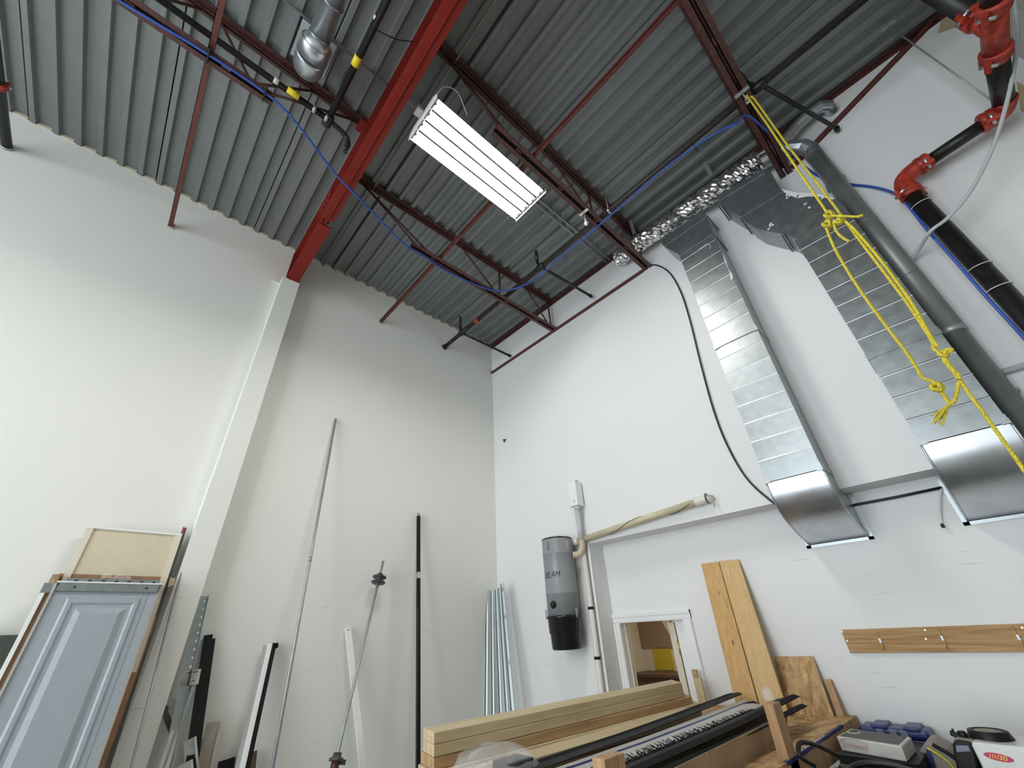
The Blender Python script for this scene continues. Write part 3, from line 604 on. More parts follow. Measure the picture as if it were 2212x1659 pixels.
br = [V((PXc-.22, PYc-.05, 5.76)), V((PXc-.12, PYc-.05, 5.85)), V((PXc+.02, PYc-.05, 5.92)), V((PXc+.14, PYc-.05, 5.955)), V((PXc+.23, PYc-.035, 5.965)), V((PXc+.28, PYc+.01, 5.955)), V((PXc+.29, PYc+.075, 5.94))]
MB().tube(br, [.062, .050, .048, .050, .052, .052, .052], 20, smooth=False).build('branch_elbow', M_GALV2, t)
for z in (5.10, 3.0): MB().box((PXc-.07, PYc-.0, z), (PXc+.07, -.001, z+.02)).build('pipe_strap', M_VENT, t)
# reducer elbow through the roof at upper left
t = thing('roof_vent', (2.25, -3.745, 5.7), 'shiny round vent pipe with bulbous elbow below square roof patch', 'vent pipe')
ye = -3.735; el = smooth_path([(2.23, ye, 6.13), (2.215, ye, 5.98), (2.215, ye, 5.88), (2.26, ye, 5.80), (2.35, ye, 5.77)], 5)
MB().tube(el, [.10]*6+[.108]*(len(el)-6), 24, smooth=True).build('elbow', M_GALV2, t)
MB().tube([(2.34, ye, 5.77), (2.44, ye, 5.775), (2.50, ye, 5.78)], [.108, .104, .074], 24).build('reducer', M_GALV2, t)
MB().cyl((2.49, ye, 5.78), (XR, ye-.07, 5.80), .071, 24).build('pipe', M_GALV2, t)
for x, r in ((2.345, .111), (2.44, .107), (2.50, .077), (2.74, .075)): MB().lathe((x, ye, 5.777), [(r-.006, 0), (r, .003), (r, .010), (r-.006, .013)], 24, (1, 0, 0)).build('crimp_ring', M_GALV, t)
MB().box((2.075, -3.885, 6.112), (2.375, -3.615, 6.12)).build('roof_patch', galv_mat('patch_plate', (.55, .62, .60), .5, 6), t)
# ================================================================== CABLES
pts = [PZ(-40, -190, 5.555), PZ(255, 0, 5.56), PZ(450, 118, 5.562), PZ(585, 210, 5.56), PZ(650, 278, 5.53), PZ(720, 370, 5.49), PZ(790, 443, 5.48), PZ(870, 524, 5.51), PZ(915, 553, 5.545), PZ(960, 583, 5.565), PZ(1045, 622, 5.565), PZ(1088, 628, 5.57), PY(1128, 618, -.985), PY(1165, 597, -.985)]
pts += [PY(u, v, -.985) for u, v in ((1215, 551), (1270, 507), (1340, 447), (1420, 377), (1500, 317), (1560, 280), (1592, 268))]
pts += [V((4.40, -.90, 5.52)), V((4.48, -.5, 5.60)), PY(1718, 342, -.03), PY(1760, 376, -.02), PY(1800, 391, -.02), PY(1835, 398, -.02), PY(1885, 404, -.025), PY(1930, 417, -.06), PY(1958, 440, -.14), PY(2008, 502, -.165), PY(2062, 562, -.165), PY(2130, 640, -.16), PY(2215, 733, -.16), PY(2330, 870, -.16)]
t = thing('blue_cable', pts[3], 'blue cable sagging from joist to joist and down the riser', 'cable')
MB().tube(smooth_path(pts, 7), .0095, 8).build('jacket', M_BLUE, t)
for (u, v, z) in ((450, 120, 5.56), (572, 203, 5.56)):
    c_ = PZ(u, v, z); MB().box((c_.x-.06, c_.y-.004, 5.545), (c_.x+.06, c_.y+.004, 5.579)).build('cable_tie', M_BCABLE, t)
for i in (12, 14, 16, 18): 
    c_ = pts[i]; MB().tube([c_+V((0, .03+.045*math.cos(a_), .02+.045*math.sin(a_))) for a_ in [k*math.pi/6 for k in range(12)]], .003, 5, closed=True).build('cable_tie', M_BCABLE, t)
pc = [V((2.93, -.02, 5.60))]+[PY(u, v, -.022) for u, v in ((1400, 574), (1420, 573), (1447, 590), (1471, 632), (1491, 695), (1512, 780), (1540, 882), (1570, 960), (1612, 1032), (1668, 1084), (1720, 1118))]
tag(MB().tube(smooth_path(pc, 7), .0075, 8).build('black_cable', M_BCABLE), 'black cable hanging in a curve left of the narrow duct', 'cable')
pc = [PY(u, v, RY-.015) for u, v in ((1800, 1101), (1850, 1090), (1940, 1073), (2035, 1053))]
tag(MB().tube(pc, .009, 8).build('black_cable', M_BCABLE), 'black cable running along the recess between the two ducts', 'cable')
pc = smooth_path([PY(u, v, RY-.03) for u, v in ((2034, 1055), (2031, 1075), (2031, 1105), (2034, 1132))], 5)
t = thing('loose_wire', pc[-1], 'short white wire end dangling below the wide duct', 'wire'); MB().tube(pc, .005, 6).build('wire', M_WPVC, t); MB().cyl(pc[-1], pc[-1]+V((0, 0, -.022)), .009, 8).build('plug_end', M_BCABLE, t)
pc = [PY(1957, 578, -.02), PY(1985, 538, -.1), PY(2010, 500, -.235), PY(2048, 470, -.24), PY(2095, 415, -.28), PY(2140, 330, -.34), PY(2170, 240, -.42), PY(2190, 150, -.50), PY(2198, 70, -.56), PY(2190, 0, -.6), PY(2175, -70, -.62)]
tag(MB().tube(smooth_path(pc, 7), .0115, 10).build('grey_flex_conduit', M_PVCGREY), 'light grey flexible conduit arcing in front of the sprinkler riser', 'conduit')
p0 = PY(2148, 809, -.03); t = thing('wall_conduit', p0, 'short grey conduit on back wall at the right edge', 'conduit')
MB().cyl(p0, V((5.8, -.03, p0.z)), .018, 12).build('tube', M_PVCGREY, t); MB().cyl(p0+V((-.006, 0, 0)), p0+V((.012, 0, 0)), .020, 12).build('end_fitting', M_BCABLE, t)
# thin wire from sprinkler pipe to beam
tag(MB().tube(smooth_path([PZ(812, 64, 5.9), PZ(840, 78, 5.95), PZ(862, 86, 6.0), PZ(892, 90, 6.03)], 5), .004, 6).build('thin_wire', M_BCABLE), 'thin black wire from tagged pipe to the red beam', 'wire')
# ================================================================== YELLOW ROPE + HOOKS
HK = V((4.445, -1.078, 5.58)); RP = lambda u, v, dy=0: PY(u, v, -1.085+dy)
def hook(p_, name_label, bulb):
    t = thing('ceiling_hook', p_, name_label, 'hook')
    MB().box((p_.x-.055, p_.y-.016, p_.z-.008), (p_.x+.055, p_.y+.016, p_.z)).build('clamp_plate', M_BOLT, t)
    MB().cyl(p_, p_+V((0, 0, -.09)), .006, 8).build('eye_bolt', M_BOLT, t)
    MB().tube([p_+V((.0, .018*math.cos(a_), -.108+.018*math.sin(a_))) for a_ in [k*math.pi/8 for k in range(16)]], .005, 6, closed=True).build('eye', M_BOLT, t)
    if bulb: MB().lathe(p_+V((0, 0, -.21)), [(.006, 0), (.017, .012), (.021, .03), (.015, .048), (.010, .055), (.012, .075), (.007, .085)], 12).build('snap_shackle', M_ALU, t)
    else:
        MB().tube([p_+V((.016*math.cos(a_), -.004, -.145+.028*math.sin(a_))) for a_ in [k*math.pi/8 for k in range(16)]], .005, 6, closed=True).build('shackle', M_BOLT, t)
        MB().cyl(p_+V((-.02, 0, -.165)), p_+V((.02, 0, -.165)), .009, 8).build('shackle_pin', M_BOLT, t)
    return t
hook(HK+V((-.005, 0, 0)), 'zinc eye-bolt hook holding the yellow rope under the joist', False)
h2 = PZ(1264, 455, 5.58); hook(V((2.905, h2.y, 5.58)), 'zinc hook with shackle under the joist right of fixture', True)
r_ = thing('yellow_rope', HK+V((0, 0, -2.6)), 'knotted yellow rope hanging from joist in front of the wide duct', 'rope')
RR = .0073
def rope(pts_, name='strand', n=6, rr=RR):
    """three-lay rope: three thin helices wound along the path"""
    path = smooth_path(pts_, n); L_ = 0; fr = []; a_ = V((0, 1, 0))
    for i, p_ in enumerate(path):
        tdir = (path[min(i+1, len(path)-1)]-path[max(i-1, 0)]).normalized(); a_ = a_-tdir*a_.dot(tdir)
        a_ = a_.normalized() if a_.length > 1e-5 else tdir.orthogonal().normalized(); fr.append((p_, a_.copy(), tdir.cross(a_)))
    # resample evenly
    pts2 = []; step = .008
    for i in range(len(path)-1):
        d_ = (path[i+1]-path[i]).length; k = max(1, int(d_/step))
        for j in range(k):
            f_ = j/k; pts2.append((path[i].lerp(path[i+1], f_), fr[i][1], fr[i][2], L_+d_*f_))
        L_ += d_
    m = MB()
    for s in range(3):
        ph = s*2*math.pi/3
        m.tube([p_+(a*math.cos(l*150+ph)+b*math.sin(l*150+ph))*rr*.5 for p_, a, b, l in pts2], rr*.62, 5)
    return m.build(name, M_YELLOW, r_)
def knot(c, s=.026, name='knot', seed=0):
    random.seed(seed); c = V(c); pts_ = []
    for i in range(15):
        a_ = i*1.25; pts_.append(c+V((s*math.cos(a_)*(.7+.3*math.sin(i*.9)), s*.8*math.sin(a_*1.7), s*math.sin(a_)*(.75+.3*math.cos(i*1.3)))))
    MB().tube(smooth_path(pts_, 4), RR*1.05, 7).build(name, M_YELLOW, r_)
rope([RP(1613, 206), RP(1655, 265), RP(1700, 332), RP(1748, 402), RP(1790, 464)])
rope([RP(1622, 208, .02), RP(1634, 220, .02), RP(1700, 312, .02), RP(1765, 395, .02), RP(1812, 458, .02), RP(1838, 494, .01), RP(1890, 562), RP(1960, 655), RP(2012, 735), RP(2016, 752), RP(2034, 765)])
rope([RP(1826, 478, -.015), RP(1850, 500, -.01), RP(1905, 565, -.01), RP(1968, 652, -.01), RP(2008, 722, -.01), RP(2030, 755, -.01)])
rope([RP(1797, 466, -.02), RP(1830, 467, -.03), RP(1852, 468, -.03), RP(1866, 464, -.03)], 'loose_end')
rope([RP(1800, 478, -.02), RP(1806, 498, -.02), RP(1820, 513, -.02), RP(1838, 523, -.02)], 'loose_end')
rope([RP(1783, 488, -.01), RP(1805, 540, -.01), RP(1850, 615), RP(1905, 692), RP(1960, 764), RP(1980, 795), RP(1992, 815), RP(2012, 823), RP(2022, 832)])
knot(RP(1792, 464), .024, seed=1); knot(RP(1788, 484, -.015), .024, seed=2); knot(RP(1812, 478, -.01), .018, seed=3)
MB().cyl(RP(1796, 474, -.02), RP(1808, 479, -.02), .008, 8).build('steel_ring', M_BOLT, r_)
knot(RP(2024, 836, -.01), .022, seed=4); knot(RP(2038, 764, -.01), .016, seed=5)
rope([RP(2034, 765, -.01), RP(2052, 760, -.02), RP(2056, 755, -.02), RP(2046, 755, -.02), RP(2036, 766, -.01)], 'loop')
for s in (-1, 1): rope([RP(2036+s*2, 766, -.01), RP(2044-s*3, 782, -.01), RP(2054+s*3, 795, -.01), RP(2066-s*3, 808, -.01), RP(2073, 822, -.01)], 'twist')
rope([RP(2073, 820), RP(2068, 845), RP(2062, 865), RP(2056, 871), RP(2051, 867)], 'loose_end')
rope([RP(2030, 842), RP(2043, 860), RP(2050, 872), RP(2047, 878)], 'loose_end')
rope([RP(2072, 818), RP(2085, 838), RP(2130, 900), RP(2180, 970), RP(2225, 1034), RP(2300, 1140)])
random.seed(3); m = MB()
for i in range(26):
    e_ = RP(2022+random.uniform(-12, 20), 905+random.uniform(-8, 16), random.uniform(-.02, .02)); s_ = RP(2047+random.uniform(-2, 3), 876)
    m.tube(smooth_path([s_, s_.lerp(e_, .5)+V((random.uniform(-.008, .008), random.uniform(-.01, .01), 0)), e_], 3), .0022, 4)
m.build('frayed_tassel', M_YELLOW, r_)
# ================================================================== CENTRAL VACUUM
VX, VY = 1.205, -.185
t = thing('central_vacuum', (VX, VY, 1.79), 'grey wall-mounted central vacuum canister with black bucket', 'vacuum')
R_ = .160
MB().lathe((VX, VY, 2.06), [(R_*.99, 0), (R_*.99, .19), (R_*1.02, .195), (R_*1.02, .205), (R_, .21), (R_, .555), (R_*1.02, .56), (R_*1.02, .57), (R_, .575), (R_, .70), (R_*.97, .715)], 40).build('body', M_VAC, t)
MB().lathe((VX, VY, 2.765), [(R_*1.01, 0), (R_*1.01, .010), (R_*.96, .013), (R_*.6, .022), (R_*.2, .024)], 40).build('lid', M_VACB, t)
MB().lathe((VX-.01, VY, 2.785), [(.085, 0), (.085, .012), (.06, .02)], 30).build('foam_cap', M_IVORY, t)
MB().lathe((VX, VY, 1.79), [(R_*.80, 0), (R_*.88, .012), (R_*.93, .13), (R_*.98, .135), (R_*1.01, .25), (R_*1.08, .258), (R_*1.08, .275), (R_*1.0, .28)], 40).build('bucket', M_VACB, t)
def on_vac(ang, z, r=R_): return V((VX+r*math.cos(ang), VY+r*math.sin(ang), z))
vd = math.atan2(CAM.y-VY, CAM.x-VX)
wp = MB().lathe(on_vac(vd-.62, 2.16, R_*.96), [(.034, 0), (.034, .012), (.026, .02), (.022, .03)], 18, V((math.cos(vd-.62), math.sin(vd-.62), 0))).build('inlet_cap', M_VACB, t)
LET = {'B': [[(0, 0), (0, 1)], [(0, 1), (.7, 1), (.85, .8), (.7, .55), (0, .55)], [(.7, .55), (.95, .28), (.75, 0), (0, 0)]], 'E': [[(.9, 1), (0, 1), (0, 0), (.9, 0)], [(0, .52), (.75, .52)]], 'A': [[(-.1, 0), (.5, 1), (1.05, 0)], [(.2, .33), (.8, .33)]], 'M': [[(0, 0), (0, 1), (.55, .3), (1.1, 1), (1.1, 0)]]}
m = MB(); lw, lh, pen = .034, .050, .0034
for k, ch in enumerate('BEAM'):
    for st in LET[ch]:
        for (xa, ya), (xb, yb) in zip(st, st[1:]):
            n = 5; P_ = [(xa+(xb-xa)*j/n, ya+(yb-ya)*j/n) for j in range(n+1)]; L_ = math.hypot((xb-xa)*lw, (yb-ya)*lh); nx, ny = -(yb-ya)*lh/L_*pen, (xb-xa)*lw/L_*pen
            f_ = lambda x, y, s_: on_vac(vd-.56+((k-2)*.044+x*lw+.1*y*lh*2+s_*nx)/R_, 2.400+y*lh+s_*ny+((k-2)*.044+x*lw)*.03, R_+.0016)
            m.strip([f_(x, y, 1) for x, y in P_], [f_(x, y, -1) for x, y in P_], False)
m.build('brand_lettering', M_INK, t)
for (a_, z_, w_, h_, mm) in ((vd+.72, 2.70, .30, .085, M_LGREY), (vd-.62, 2.69, .13, .085, mat('faint_print', (.13, .15, .15), .4))):
    m = MB(); n = 6; m.strip([on_vac(a_-w_/2+w_*k/n, z_-h_/2, R_+.0015) for k in range(n+1)], [on_vac(a_-w_/2+w_*k/n, z_+h_/2, R_+.0015) for k in range(n+1)]); m.build('rating_sticker', mm, t)
for a_ in (vd+.78, vd-1.5):
    c_ = on_vac(a_, 2.075, R_+.012); MB().bar(c_+V((0, 0, -.03)), c_+V((0, 0, .05)), .018, .01, (math.cos(a_), math.sin(a_), 0)).build('latch', M_CONDUIT, t)
MB().box((VX-.07, VY+.1, 2.12), (VX+.07, -.001, 2.70)).build('wall_bracket', M_CONDUIT, t)
MB().box((VX-R_-.012, VY-.02, 2.2), (VX-R_+.006, VY+.02, 2.58)).build('side_rail', M_DGREY, t)
# exhaust muffler box and grey tube
XP = 1.455
t = thing('exhaust_tube', (XP, -.09, 2.6), 'grey exhaust tube with white box on top above the vacuum', 'exhaust pipe')
MB().box((XP-.05, -.135, 3.09), (XP+.055, -.03, 3.34)).build('muffler_box', M_WHITE, t, .004); MB().box((XP-.06, -.143, 3.08), (XP+.063, -.022, 3.09)).build('box_lip', M_WHITE, t); MB().box((XP+.01, -.137, 3.115), (XP+.016, -.1355, 3.14)).build('slot', M_INK, t)
MB().box((XP+.045, -.12, 3.34), (XP+.057, -.08, 3.352)).build('clip', M_LGREY, t)
MB().cyl((XP, -.085, 3.05), (XP, -.085, 3.085), .031, 16).build('collar', M_WPVC, t)
MB().cyl((XP, -.085, 2.70), (XP, -.085, 3.06), .027, 16).build('tube', M_PVCGREY, t)
el = smooth_path([(XP, -.085, 2.73), (XP, -.085, 2.67), (XP-.02, -.09, 2.625), (XP-.06, -.10, 2.605), (XP-.11, -.12, 2.605)], 5)
MB().tube(el, .032, 16).build('elbow', M_IVORY, t); MB().cyl((XP-.10, -.12, 2.605), (VX+.11, VY+.03, 2.605), .028, 14).build('hose_stub', M_DGREY, t)
# horizontal ivory suction pipe
a = V((1.30, -.05, 2.735)); b = V((2.735, -.05, 2.838)); ax = (b-a).normalized()
t = thing('suction_pipe', a, 'aged ivory vacuum pipe running along the recess edge', 'pipe')
MB().cyl(a, b, .030, 18).build('pipe', M_IVORY, t)
MB().cyl(a-ax*.03, a+ax*.09, .035, 16).build('coupler', M_WPVC, t); MB().tube(smooth_path([b-ax*.02, b+ax*.05, b+ax*.085+V((0, .015, 0)), b+ax*.10+V((0, .05, 0))], 4), .036, 16).build('end_elbow', M_WPVC, t)
MB().tube([a+ax*l+V((0, -math.cos(l*9)*.032, math.sin(l*9)*.032)) for l in [i*.02 for i in range(5, 70)]], .003, 5).build('control_wire', M_DGREY, t)
MB().tube(smooth_path([b+ax*.10+V((0, -.03, .02)), b+ax*.14+V((0, -.03, .0)), b+ax*.145+V((0, -.03, -.05)), b+ax*.14+V((0, -.03, -.09))], 4), .006, 6).build('loose_lead', M_CONDUIT, t)
MB().tube([b+ax*.09+V((0, .04*math.cos(a_)-.0, .04*math.sin(a_))) for a_ in [k*math.pi/8 for k in range(16)]], .005, 6, closed=True).build('clamp', M_DGREY, t)
# vertical ivory pipe
t = thing('downpipe', (1.437, -.05, 0), 'white vacuum downpipe with black straps beside the recess', 'pipe')
MB().cyl((1.437, -.05, .05), (1.437, -.05, 2.70), .026, 16).build('pipe', M_WPVC, t)
for z in (2.105, 1.705, 1.2): MB().lathe((1.437, -.05, z), [(.027, 0), (.029, .002), (.029, .022), (.027, .024)], 16).build('strap', M_BLACKP, t)
MB().cyl((1.437, -.05, 2.66), (1.437, -.05, 2.74), .031, 16).build('coupler', M_WPVC, t)
MB().box((1.465, -.012, 0), (1.486, 0, LZ)).build('corner_bead', M_WHITE, wb)
# ================================================================== THINGS LEANING ON THE LEFT WALL
def lean_frame(y0, y1, ztop, xt, xb):
    """returns fn(w, h, d): w across (0..1 along Y), h height along z, d outwards"""
    sl = (xt-xb)/ztop; nrm = V((1, 0, -sl)).normalized()
    return lambda y, z, d=0: V((xb+sl*z, y, z))+nrm*d
def slab(fn, y0, y1, z0, z1, d0, d1):
    m = MB(); m.hexa([fn(y0, z0, d0), fn(y1, z0, d0), fn(y1, z0, d1), fn(y0, z0, d1)], [fn(y0, z1, d0), fn(y1, z1, d0), fn(y1, z1, d1), fn(y0, z1, d1)]); return m
def slab2(fn, b0, b1, t0, t1, z1, d0, d1):
    m = MB(); m.hexa([fn(b0, 0, d0), fn(b1, 0, d0), fn(b1, 0, d1), fn(b0, 0, d1)], [fn(t0, z1, d0), fn(t1, z1, d0), fn(t1, z1, d1), fn(t0, z1, d1)]); return m
# front blue-grey garage door section stood on end
fn = lean_frame(-3.835, -3.315, 2.37, .27, .62)
t = thing('garage_door_section', (.6, -3.58, 0), 'blue-grey raised-panel garage door section leaning on end, frontmost', 'door panel')
GY0, GY1, GZ = -3.828, -3.318, 2.33
slab(fn, GY0, GY1, 0, GZ, -.04, 0).build('core', M_CREAM, t)
def rings(y0, y1, z0, z1, prof):
    m = MB(); loops = []
    for ins, d_ in prof: loops.append(m.add([fn(y0+ins, z0+ins, d_), fn(y1-ins, z0+ins, d_), fn(y1-ins, z1-ins, d_), fn(y0+ins, z1-ins, d_)]))
    for a_, b_ in zip(loops, loops[1:]):
        for k in range(4): m.face((a_+k, a_+(k+1) % 4, b_+(k+1) % 4, b_+k))
    m.face([loops[-1]+k for k in range(4)]); return m
for z0 in (.10, 1.22):
    z1 = z0+1.03
    rings(GY0+.085, GY1-.085, z0, z1, ((-.012, .0012), (0, .009), (.018, .009), (.030, .001), (.046, .001), (.078, .014), (.095, .014))).build('raised_panel', M_DOORGREY, t)
sk = MB(); n = sk.add([fn(GY0, 0, .001), fn(GY1, 0, .001), fn(GY1, GZ, .001), fn(GY0, GZ, .001)]); sk.face((n, n+1, n+2, n+3)); sk.build('skin', M_DOORGREY, t, 0, .001)
slab(fn, GY1-.085, GY1-.081, .02, GZ, .001, .004).build('crease', M_DOORGREY, t); slab(fn, GY1-.055, GY1-.050, .02, GZ, .001, .004).build('crease', M_DOORGREY, t)
slab(fn, GY0-.012, GY0, 0, GZ+.01, -.045, .012).build('edge_rail', M_LGREY, t); slab(fn, GY1, GY1+.010, 0, GZ+.01, -.045, .012).build('edge_rail', M_TAUPE, t)
cp = slab(fn, GY0+.01, GY1-.005, GZ-.035, GZ+.012, -.05, .018).build('end_stile', M_STUD, t); slab(fn, GY0-.005, GY1+.012, GZ+.012, GZ+.020, -.045, .022).build('stile_lip', M_WHITE, t)
stp = slab(fn, GY0+.03, GY1-.005, GZ+.020, GZ+.055, -.05, -.044).build('punched_flange', M_STUD, t)
for k in range(7): MB().cyl(fn(GY0+.075+k*.066, GZ+.037, -.0445), fn(GY0+.075+k*.066, GZ+.037, -.042), .010, 12).build('hole', M_INK, stp)
for y in (GY0+.085, GY1-.07): MB().cyl(fn(y, GZ-.012, .0175), fn(y, GZ-.012, .0195), .007, 10).build('hole', M_INK, cp)
# second panel peeking at left with white edge
fn2 = lean_frame(0, 0, 2.36, .21, .56)
t = thing('garage_door_section', (.5, -3.6, 0), 'white-edged garage door section just behind the blue-grey one', 'door panel')
slab(fn2, -3.865, -3.36, 0, 2.335, -.045, 0).build('core', M_CARD, t); slab(fn2, -3.885, -3.865, 0, 2.335, -.05, .012).build('edge_rail', M_WHITE, t); slab(fn2, -3.888, -3.83, 2.29, 2.345, -.05, .014).build('end_stile', M_STUD, t)
slab(fn2, -3.36, -3.345, 0, 2.33, -.05, .004).build('edge_rail', M_TAUPE, t)
# cardboard sleeve behind
fn3 = lean_frame(0, 0, 2.42, .14, .46)
t = thing('cardboard_sleeve', (.4, -3.55, 0), 'torn brown cardboard sleeve open at top behind the door sections', 'cardboard box')
slab(fn3, -3.845, -3.302, 0, 2.345, .045, .050).build('front_face', M_CARD, t); slab(fn3, -3.845, -3.265, 0, 2.415, -.02, -.015).build('back_face', M_CARD, t)
slab(fn3, -3.845, -3.838, 0, 2.40, -.02, .05).build('side_face', M_CARD, t); slab(fn3, -3.306, -3.300, 0, 2.36, -.02, .05).build('side_face', M_HALLB, t)
for (y0, y1, s) in ((-3.875, -3.84, -1), (-3.268, -3.235, 1)): MB().prism([fn3(y0 if s < 0 else y1, 2.35, .03), fn3(y1 if s < 0 else y0, 2.33, .05), fn3(y1 if s < 0 else y0, 2.405, -.0), fn3(y0 if s < 0 else y1, 2.40, .01)], (.004, 0, .002)).build('flap', M_CARDL, t)
m = MB(); random.seed(5); A = [fn3(-3.64+.02*k, 2.40+random.uniform(-.01, .02), .03+random.uniform(-.01, .01)) for k in range(9)]; B = [fn3(-3.64+.02*k, 2.375+random.uniform(-.01, .01), .05) for k in range(9)]
m.strip(A, B, False).build('plastic_wrap', M_FILM, t)
# cream panel, tallest of the stack
fn4 = lean_frame(0, 0, 2.71, .045, .36)
t = thing('cream_panel', (.3, -3.55, 0), 'tall cream panel with pale frame, hindmost and highest of the stack', 'panel')
slab(fn4, -3.80, -3.30, 0, 2.70, .02, .045).build('board', M_CREAM, t); slab(fn4, -3.825, -3.79, 0, 2.705, .015, .055).build('frame_edge', mat('pale_cream', (.72, .66, .53), .5), t); slab2(fn4, -3.29, -3.245, -3.325, -3.285, 2.70, .015, .055).build('frame_edge', MATS['pale_cream'], t)
slab(fn4, -3.83, -3.285, 2.70, 2.715, .01, .058).build('top_rail', M_WHITE, t); slab2(fn4, -3.243, -3.205, -3.284, -3.270, 2.76, .0, .05).build('dark_edge', M_DGREY, t)
slab(fn4, -3.296, -3.270, 2.70, 2.785, .005, .018).build('label_strip', M_SCALE, t); slab(fn4, -3.294, -3.280, 2.71, 2.775, .018, .020).build('red_label', M_REDLAB, t)
# dark sheet at far left
fn5 = lean_frame(0, 0, 2.1, .06, .3)
t = thing('dark_sheet', (.2, -4.1, 0), 'dark green-grey sheet at far left behind the door sections', 'sheet')
slab(fn5, -4.6, -3.87, 0, 2.075, 0, .015).build('sheet', M_BLIND, t, .003); slab(fn5, -3.885, -3.868, 0, 2.08, -.003, .02).build('edge_trim', M_DGREY, t)
# generic leaning profiles
def lprof(name, top, bot, xt, d, w_, th, material, label, cat, shape='bar', group=None, ang=0.0, lip=None):
    T, F = lean(top, bot, xt, d); ax_ = (T-F).normalized(); wd = V((math.sin(ang), math.cos(ang), 0)); wd = (wd-ax_*wd.dot(ax_)).normalized(); nd = ax_.cross(wd)
    if nd.x < 0: nd = -nd
    t = thing(name, F, label, cat, group)
    if shape == 'tube': MB().cyl(F, T, w_/2, 16).build('tube', material, t)
    elif shape == 'bar': MB().bar(F, T, w_, th, wd).build('bar', material, t, .001)
    elif shape == 'angle':
        MB().bar(F, T, w_, th, wd).build('web', material, t); MB().bar(F+wd*w_/2+nd*w_*.3, T+wd*w_/2+nd*w_*.3, w_*.6, th, nd).build('flange', material, t)
    elif shape == 'channel':
        MB().bar(F, T, w_, th, wd).build('web', material, t)
        for s in (-1, 1): MB().bar(F+wd*s*w_/2+nd*w_*.35, T+wd*s*w_/2+nd*w_*.35, w_*.7, th, nd).build('flange', material, t)
    return t, T, F, wd, nd, ax_
t, T, F, wd, nd, ax_ = lprof('steel_conduit', (725, 905), (588, 1659), .02, .55, .026, 0, M_CONDUIT, 'tall thin galvanised conduit leaning on left wall, longest there', 'conduit', 'tube')
MB().cyl(T-ax_*1.5, T-ax_*1.46, .0145, 16).build('joint', M_CONDUIT, t)
t, T, F, wd, nd, ax_ = lprof('torsion_shaft', (828, 1212), (722, 1659), .10, .45, .024, 0, M_DGREY, 'slanting steel torsion shaft with cable drum near its top', 'shaft', 'tube')
t.children[0].data.materials[0] = M_CONDUIT
MB().lathe(T-ax_*.215, [(.012, 0), (.062, .002), (.066, .006), (.066, .012), (.040, .020), (.034, .032), (.040, .045), (.066, .053), (.066, .060), (.030, .063), (.026, .09), (.012, .09)], 24, ax_).build('cable_drum', M_DGREY, t)
q = T.lerp(F, .545); MB().lathe(q, [(.014, 0), (.052, .003), (.052, .02), (.030, .028), (.030, .05), (.012, .052)], 20, ax_).build('winding_cone', M_DGREY, t)
MB().lathe(q-ax_*.05, [(.03, 0), (.03, .05), (.02, .055)], 16, ax_).build('cone_base', mat('dark_red_cone', (.07, .02, .02), .5), t); MB().bar(q+wd*.03, q+wd*.075, .03, .02, ax_).build('set_screw_lug', M_DGREY, t)
m = MB(); L_ = (q-F).length-.06
m.tube([F+ax_*(L_*i/260)+(wd*math.cos(i*.9)+nd*math.sin(i*.9))*.030 for i in range(261)], .0055, 5); m.build('torsion_spring', M_BLACKP, t); MB().cyl(F, q-ax_*.05, .027, 14).build('spring_core', M_BLACKP, t)
t, T, F, wd, nd, ax_ = lprof('aluminium_bar', (751, 1356), (784, 1659), .03, .35, .052, .018, mat('white_bar', (.90, .91, .91), .3), 'bright aluminium bar leaning left of the black track', 'metal bar')
MB().cyl(T-ax_*.02-nd*.0095, T-ax_*.02+nd*.0095, .006, 10).build('hole', M_INK, t)
t, T, F, wd, nd, ax_ = lprof('opener_track', (904, 1115), (903, 1659), .03, .38, .032, .03, M_BLACKP, 'tall black garage opener track with chain near the corner', 'track')
MB().bar(T-ax_*.01, T+ax_*.035, .026, .02, wd).build('end_bracket', M_CONDUIT, t); MB().bar(T-ax_*.66, T-ax_*.60, .034, .034, wd).build('tape_band', M_TAPE, t)
q0 = T-ax_*.95-wd*.016+nd*.02; q1 = F+ax_*.2-wd*.036+nd*.02; m = MB(); nn = 110
for i in range(nn):
    c_ = q0.lerp(q1, i/nn); m.bar(c_, c_+(q1-q0)*(.62/nn), .008, .010, wd)
m.build('drive_chain', M_DGREY, t)
t, T, F, wd, nd, ax_ = lprof('track_rail', (583, 1391), (523, 1659), .05, .38, .034, .03, MATS['white_bar'], 'white-faced rail with black rubber seal leaning on left wall', 'rail')
MB().bar(F+wd*.030, T+wd*.030+ax_*.003, .03, .04, wd).build('rubber_seal', M_BLACKP, t); MB().bar(T-ax_*.03+wd*.05, T+ax_*.003+wd*.04, .03, .04, wd).build('seal_end', M_BLACKP, t); MB().bar(F-wd*.03, T-wd*.03-ax_*.01, .03, .006, wd).build('clear_lip', M_LGREY, t)
t, T, F, wd, nd, ax_ = lprof('punched_angle', (441, 1288), (358, 1659), .06, .36, .05, .003, M_STUD, 'galvanised punched angle leaning beside the column', 'steel angle', 'angle')
for k in range(9): MB().bar(T-ax_*(.03+k*.052)+wd*.012+nd*.002, T-ax_*(.045+k*.052)+wd*.012+nd*.002, .010, .003, wd).build('slot', M_WHITE, t)
q = T-ax_*.52+wd*.03; MB().bar(q-ax_*.045, q+ax_*.045, .10, .003, wd).build('splice_plate', M_LGREY, t)
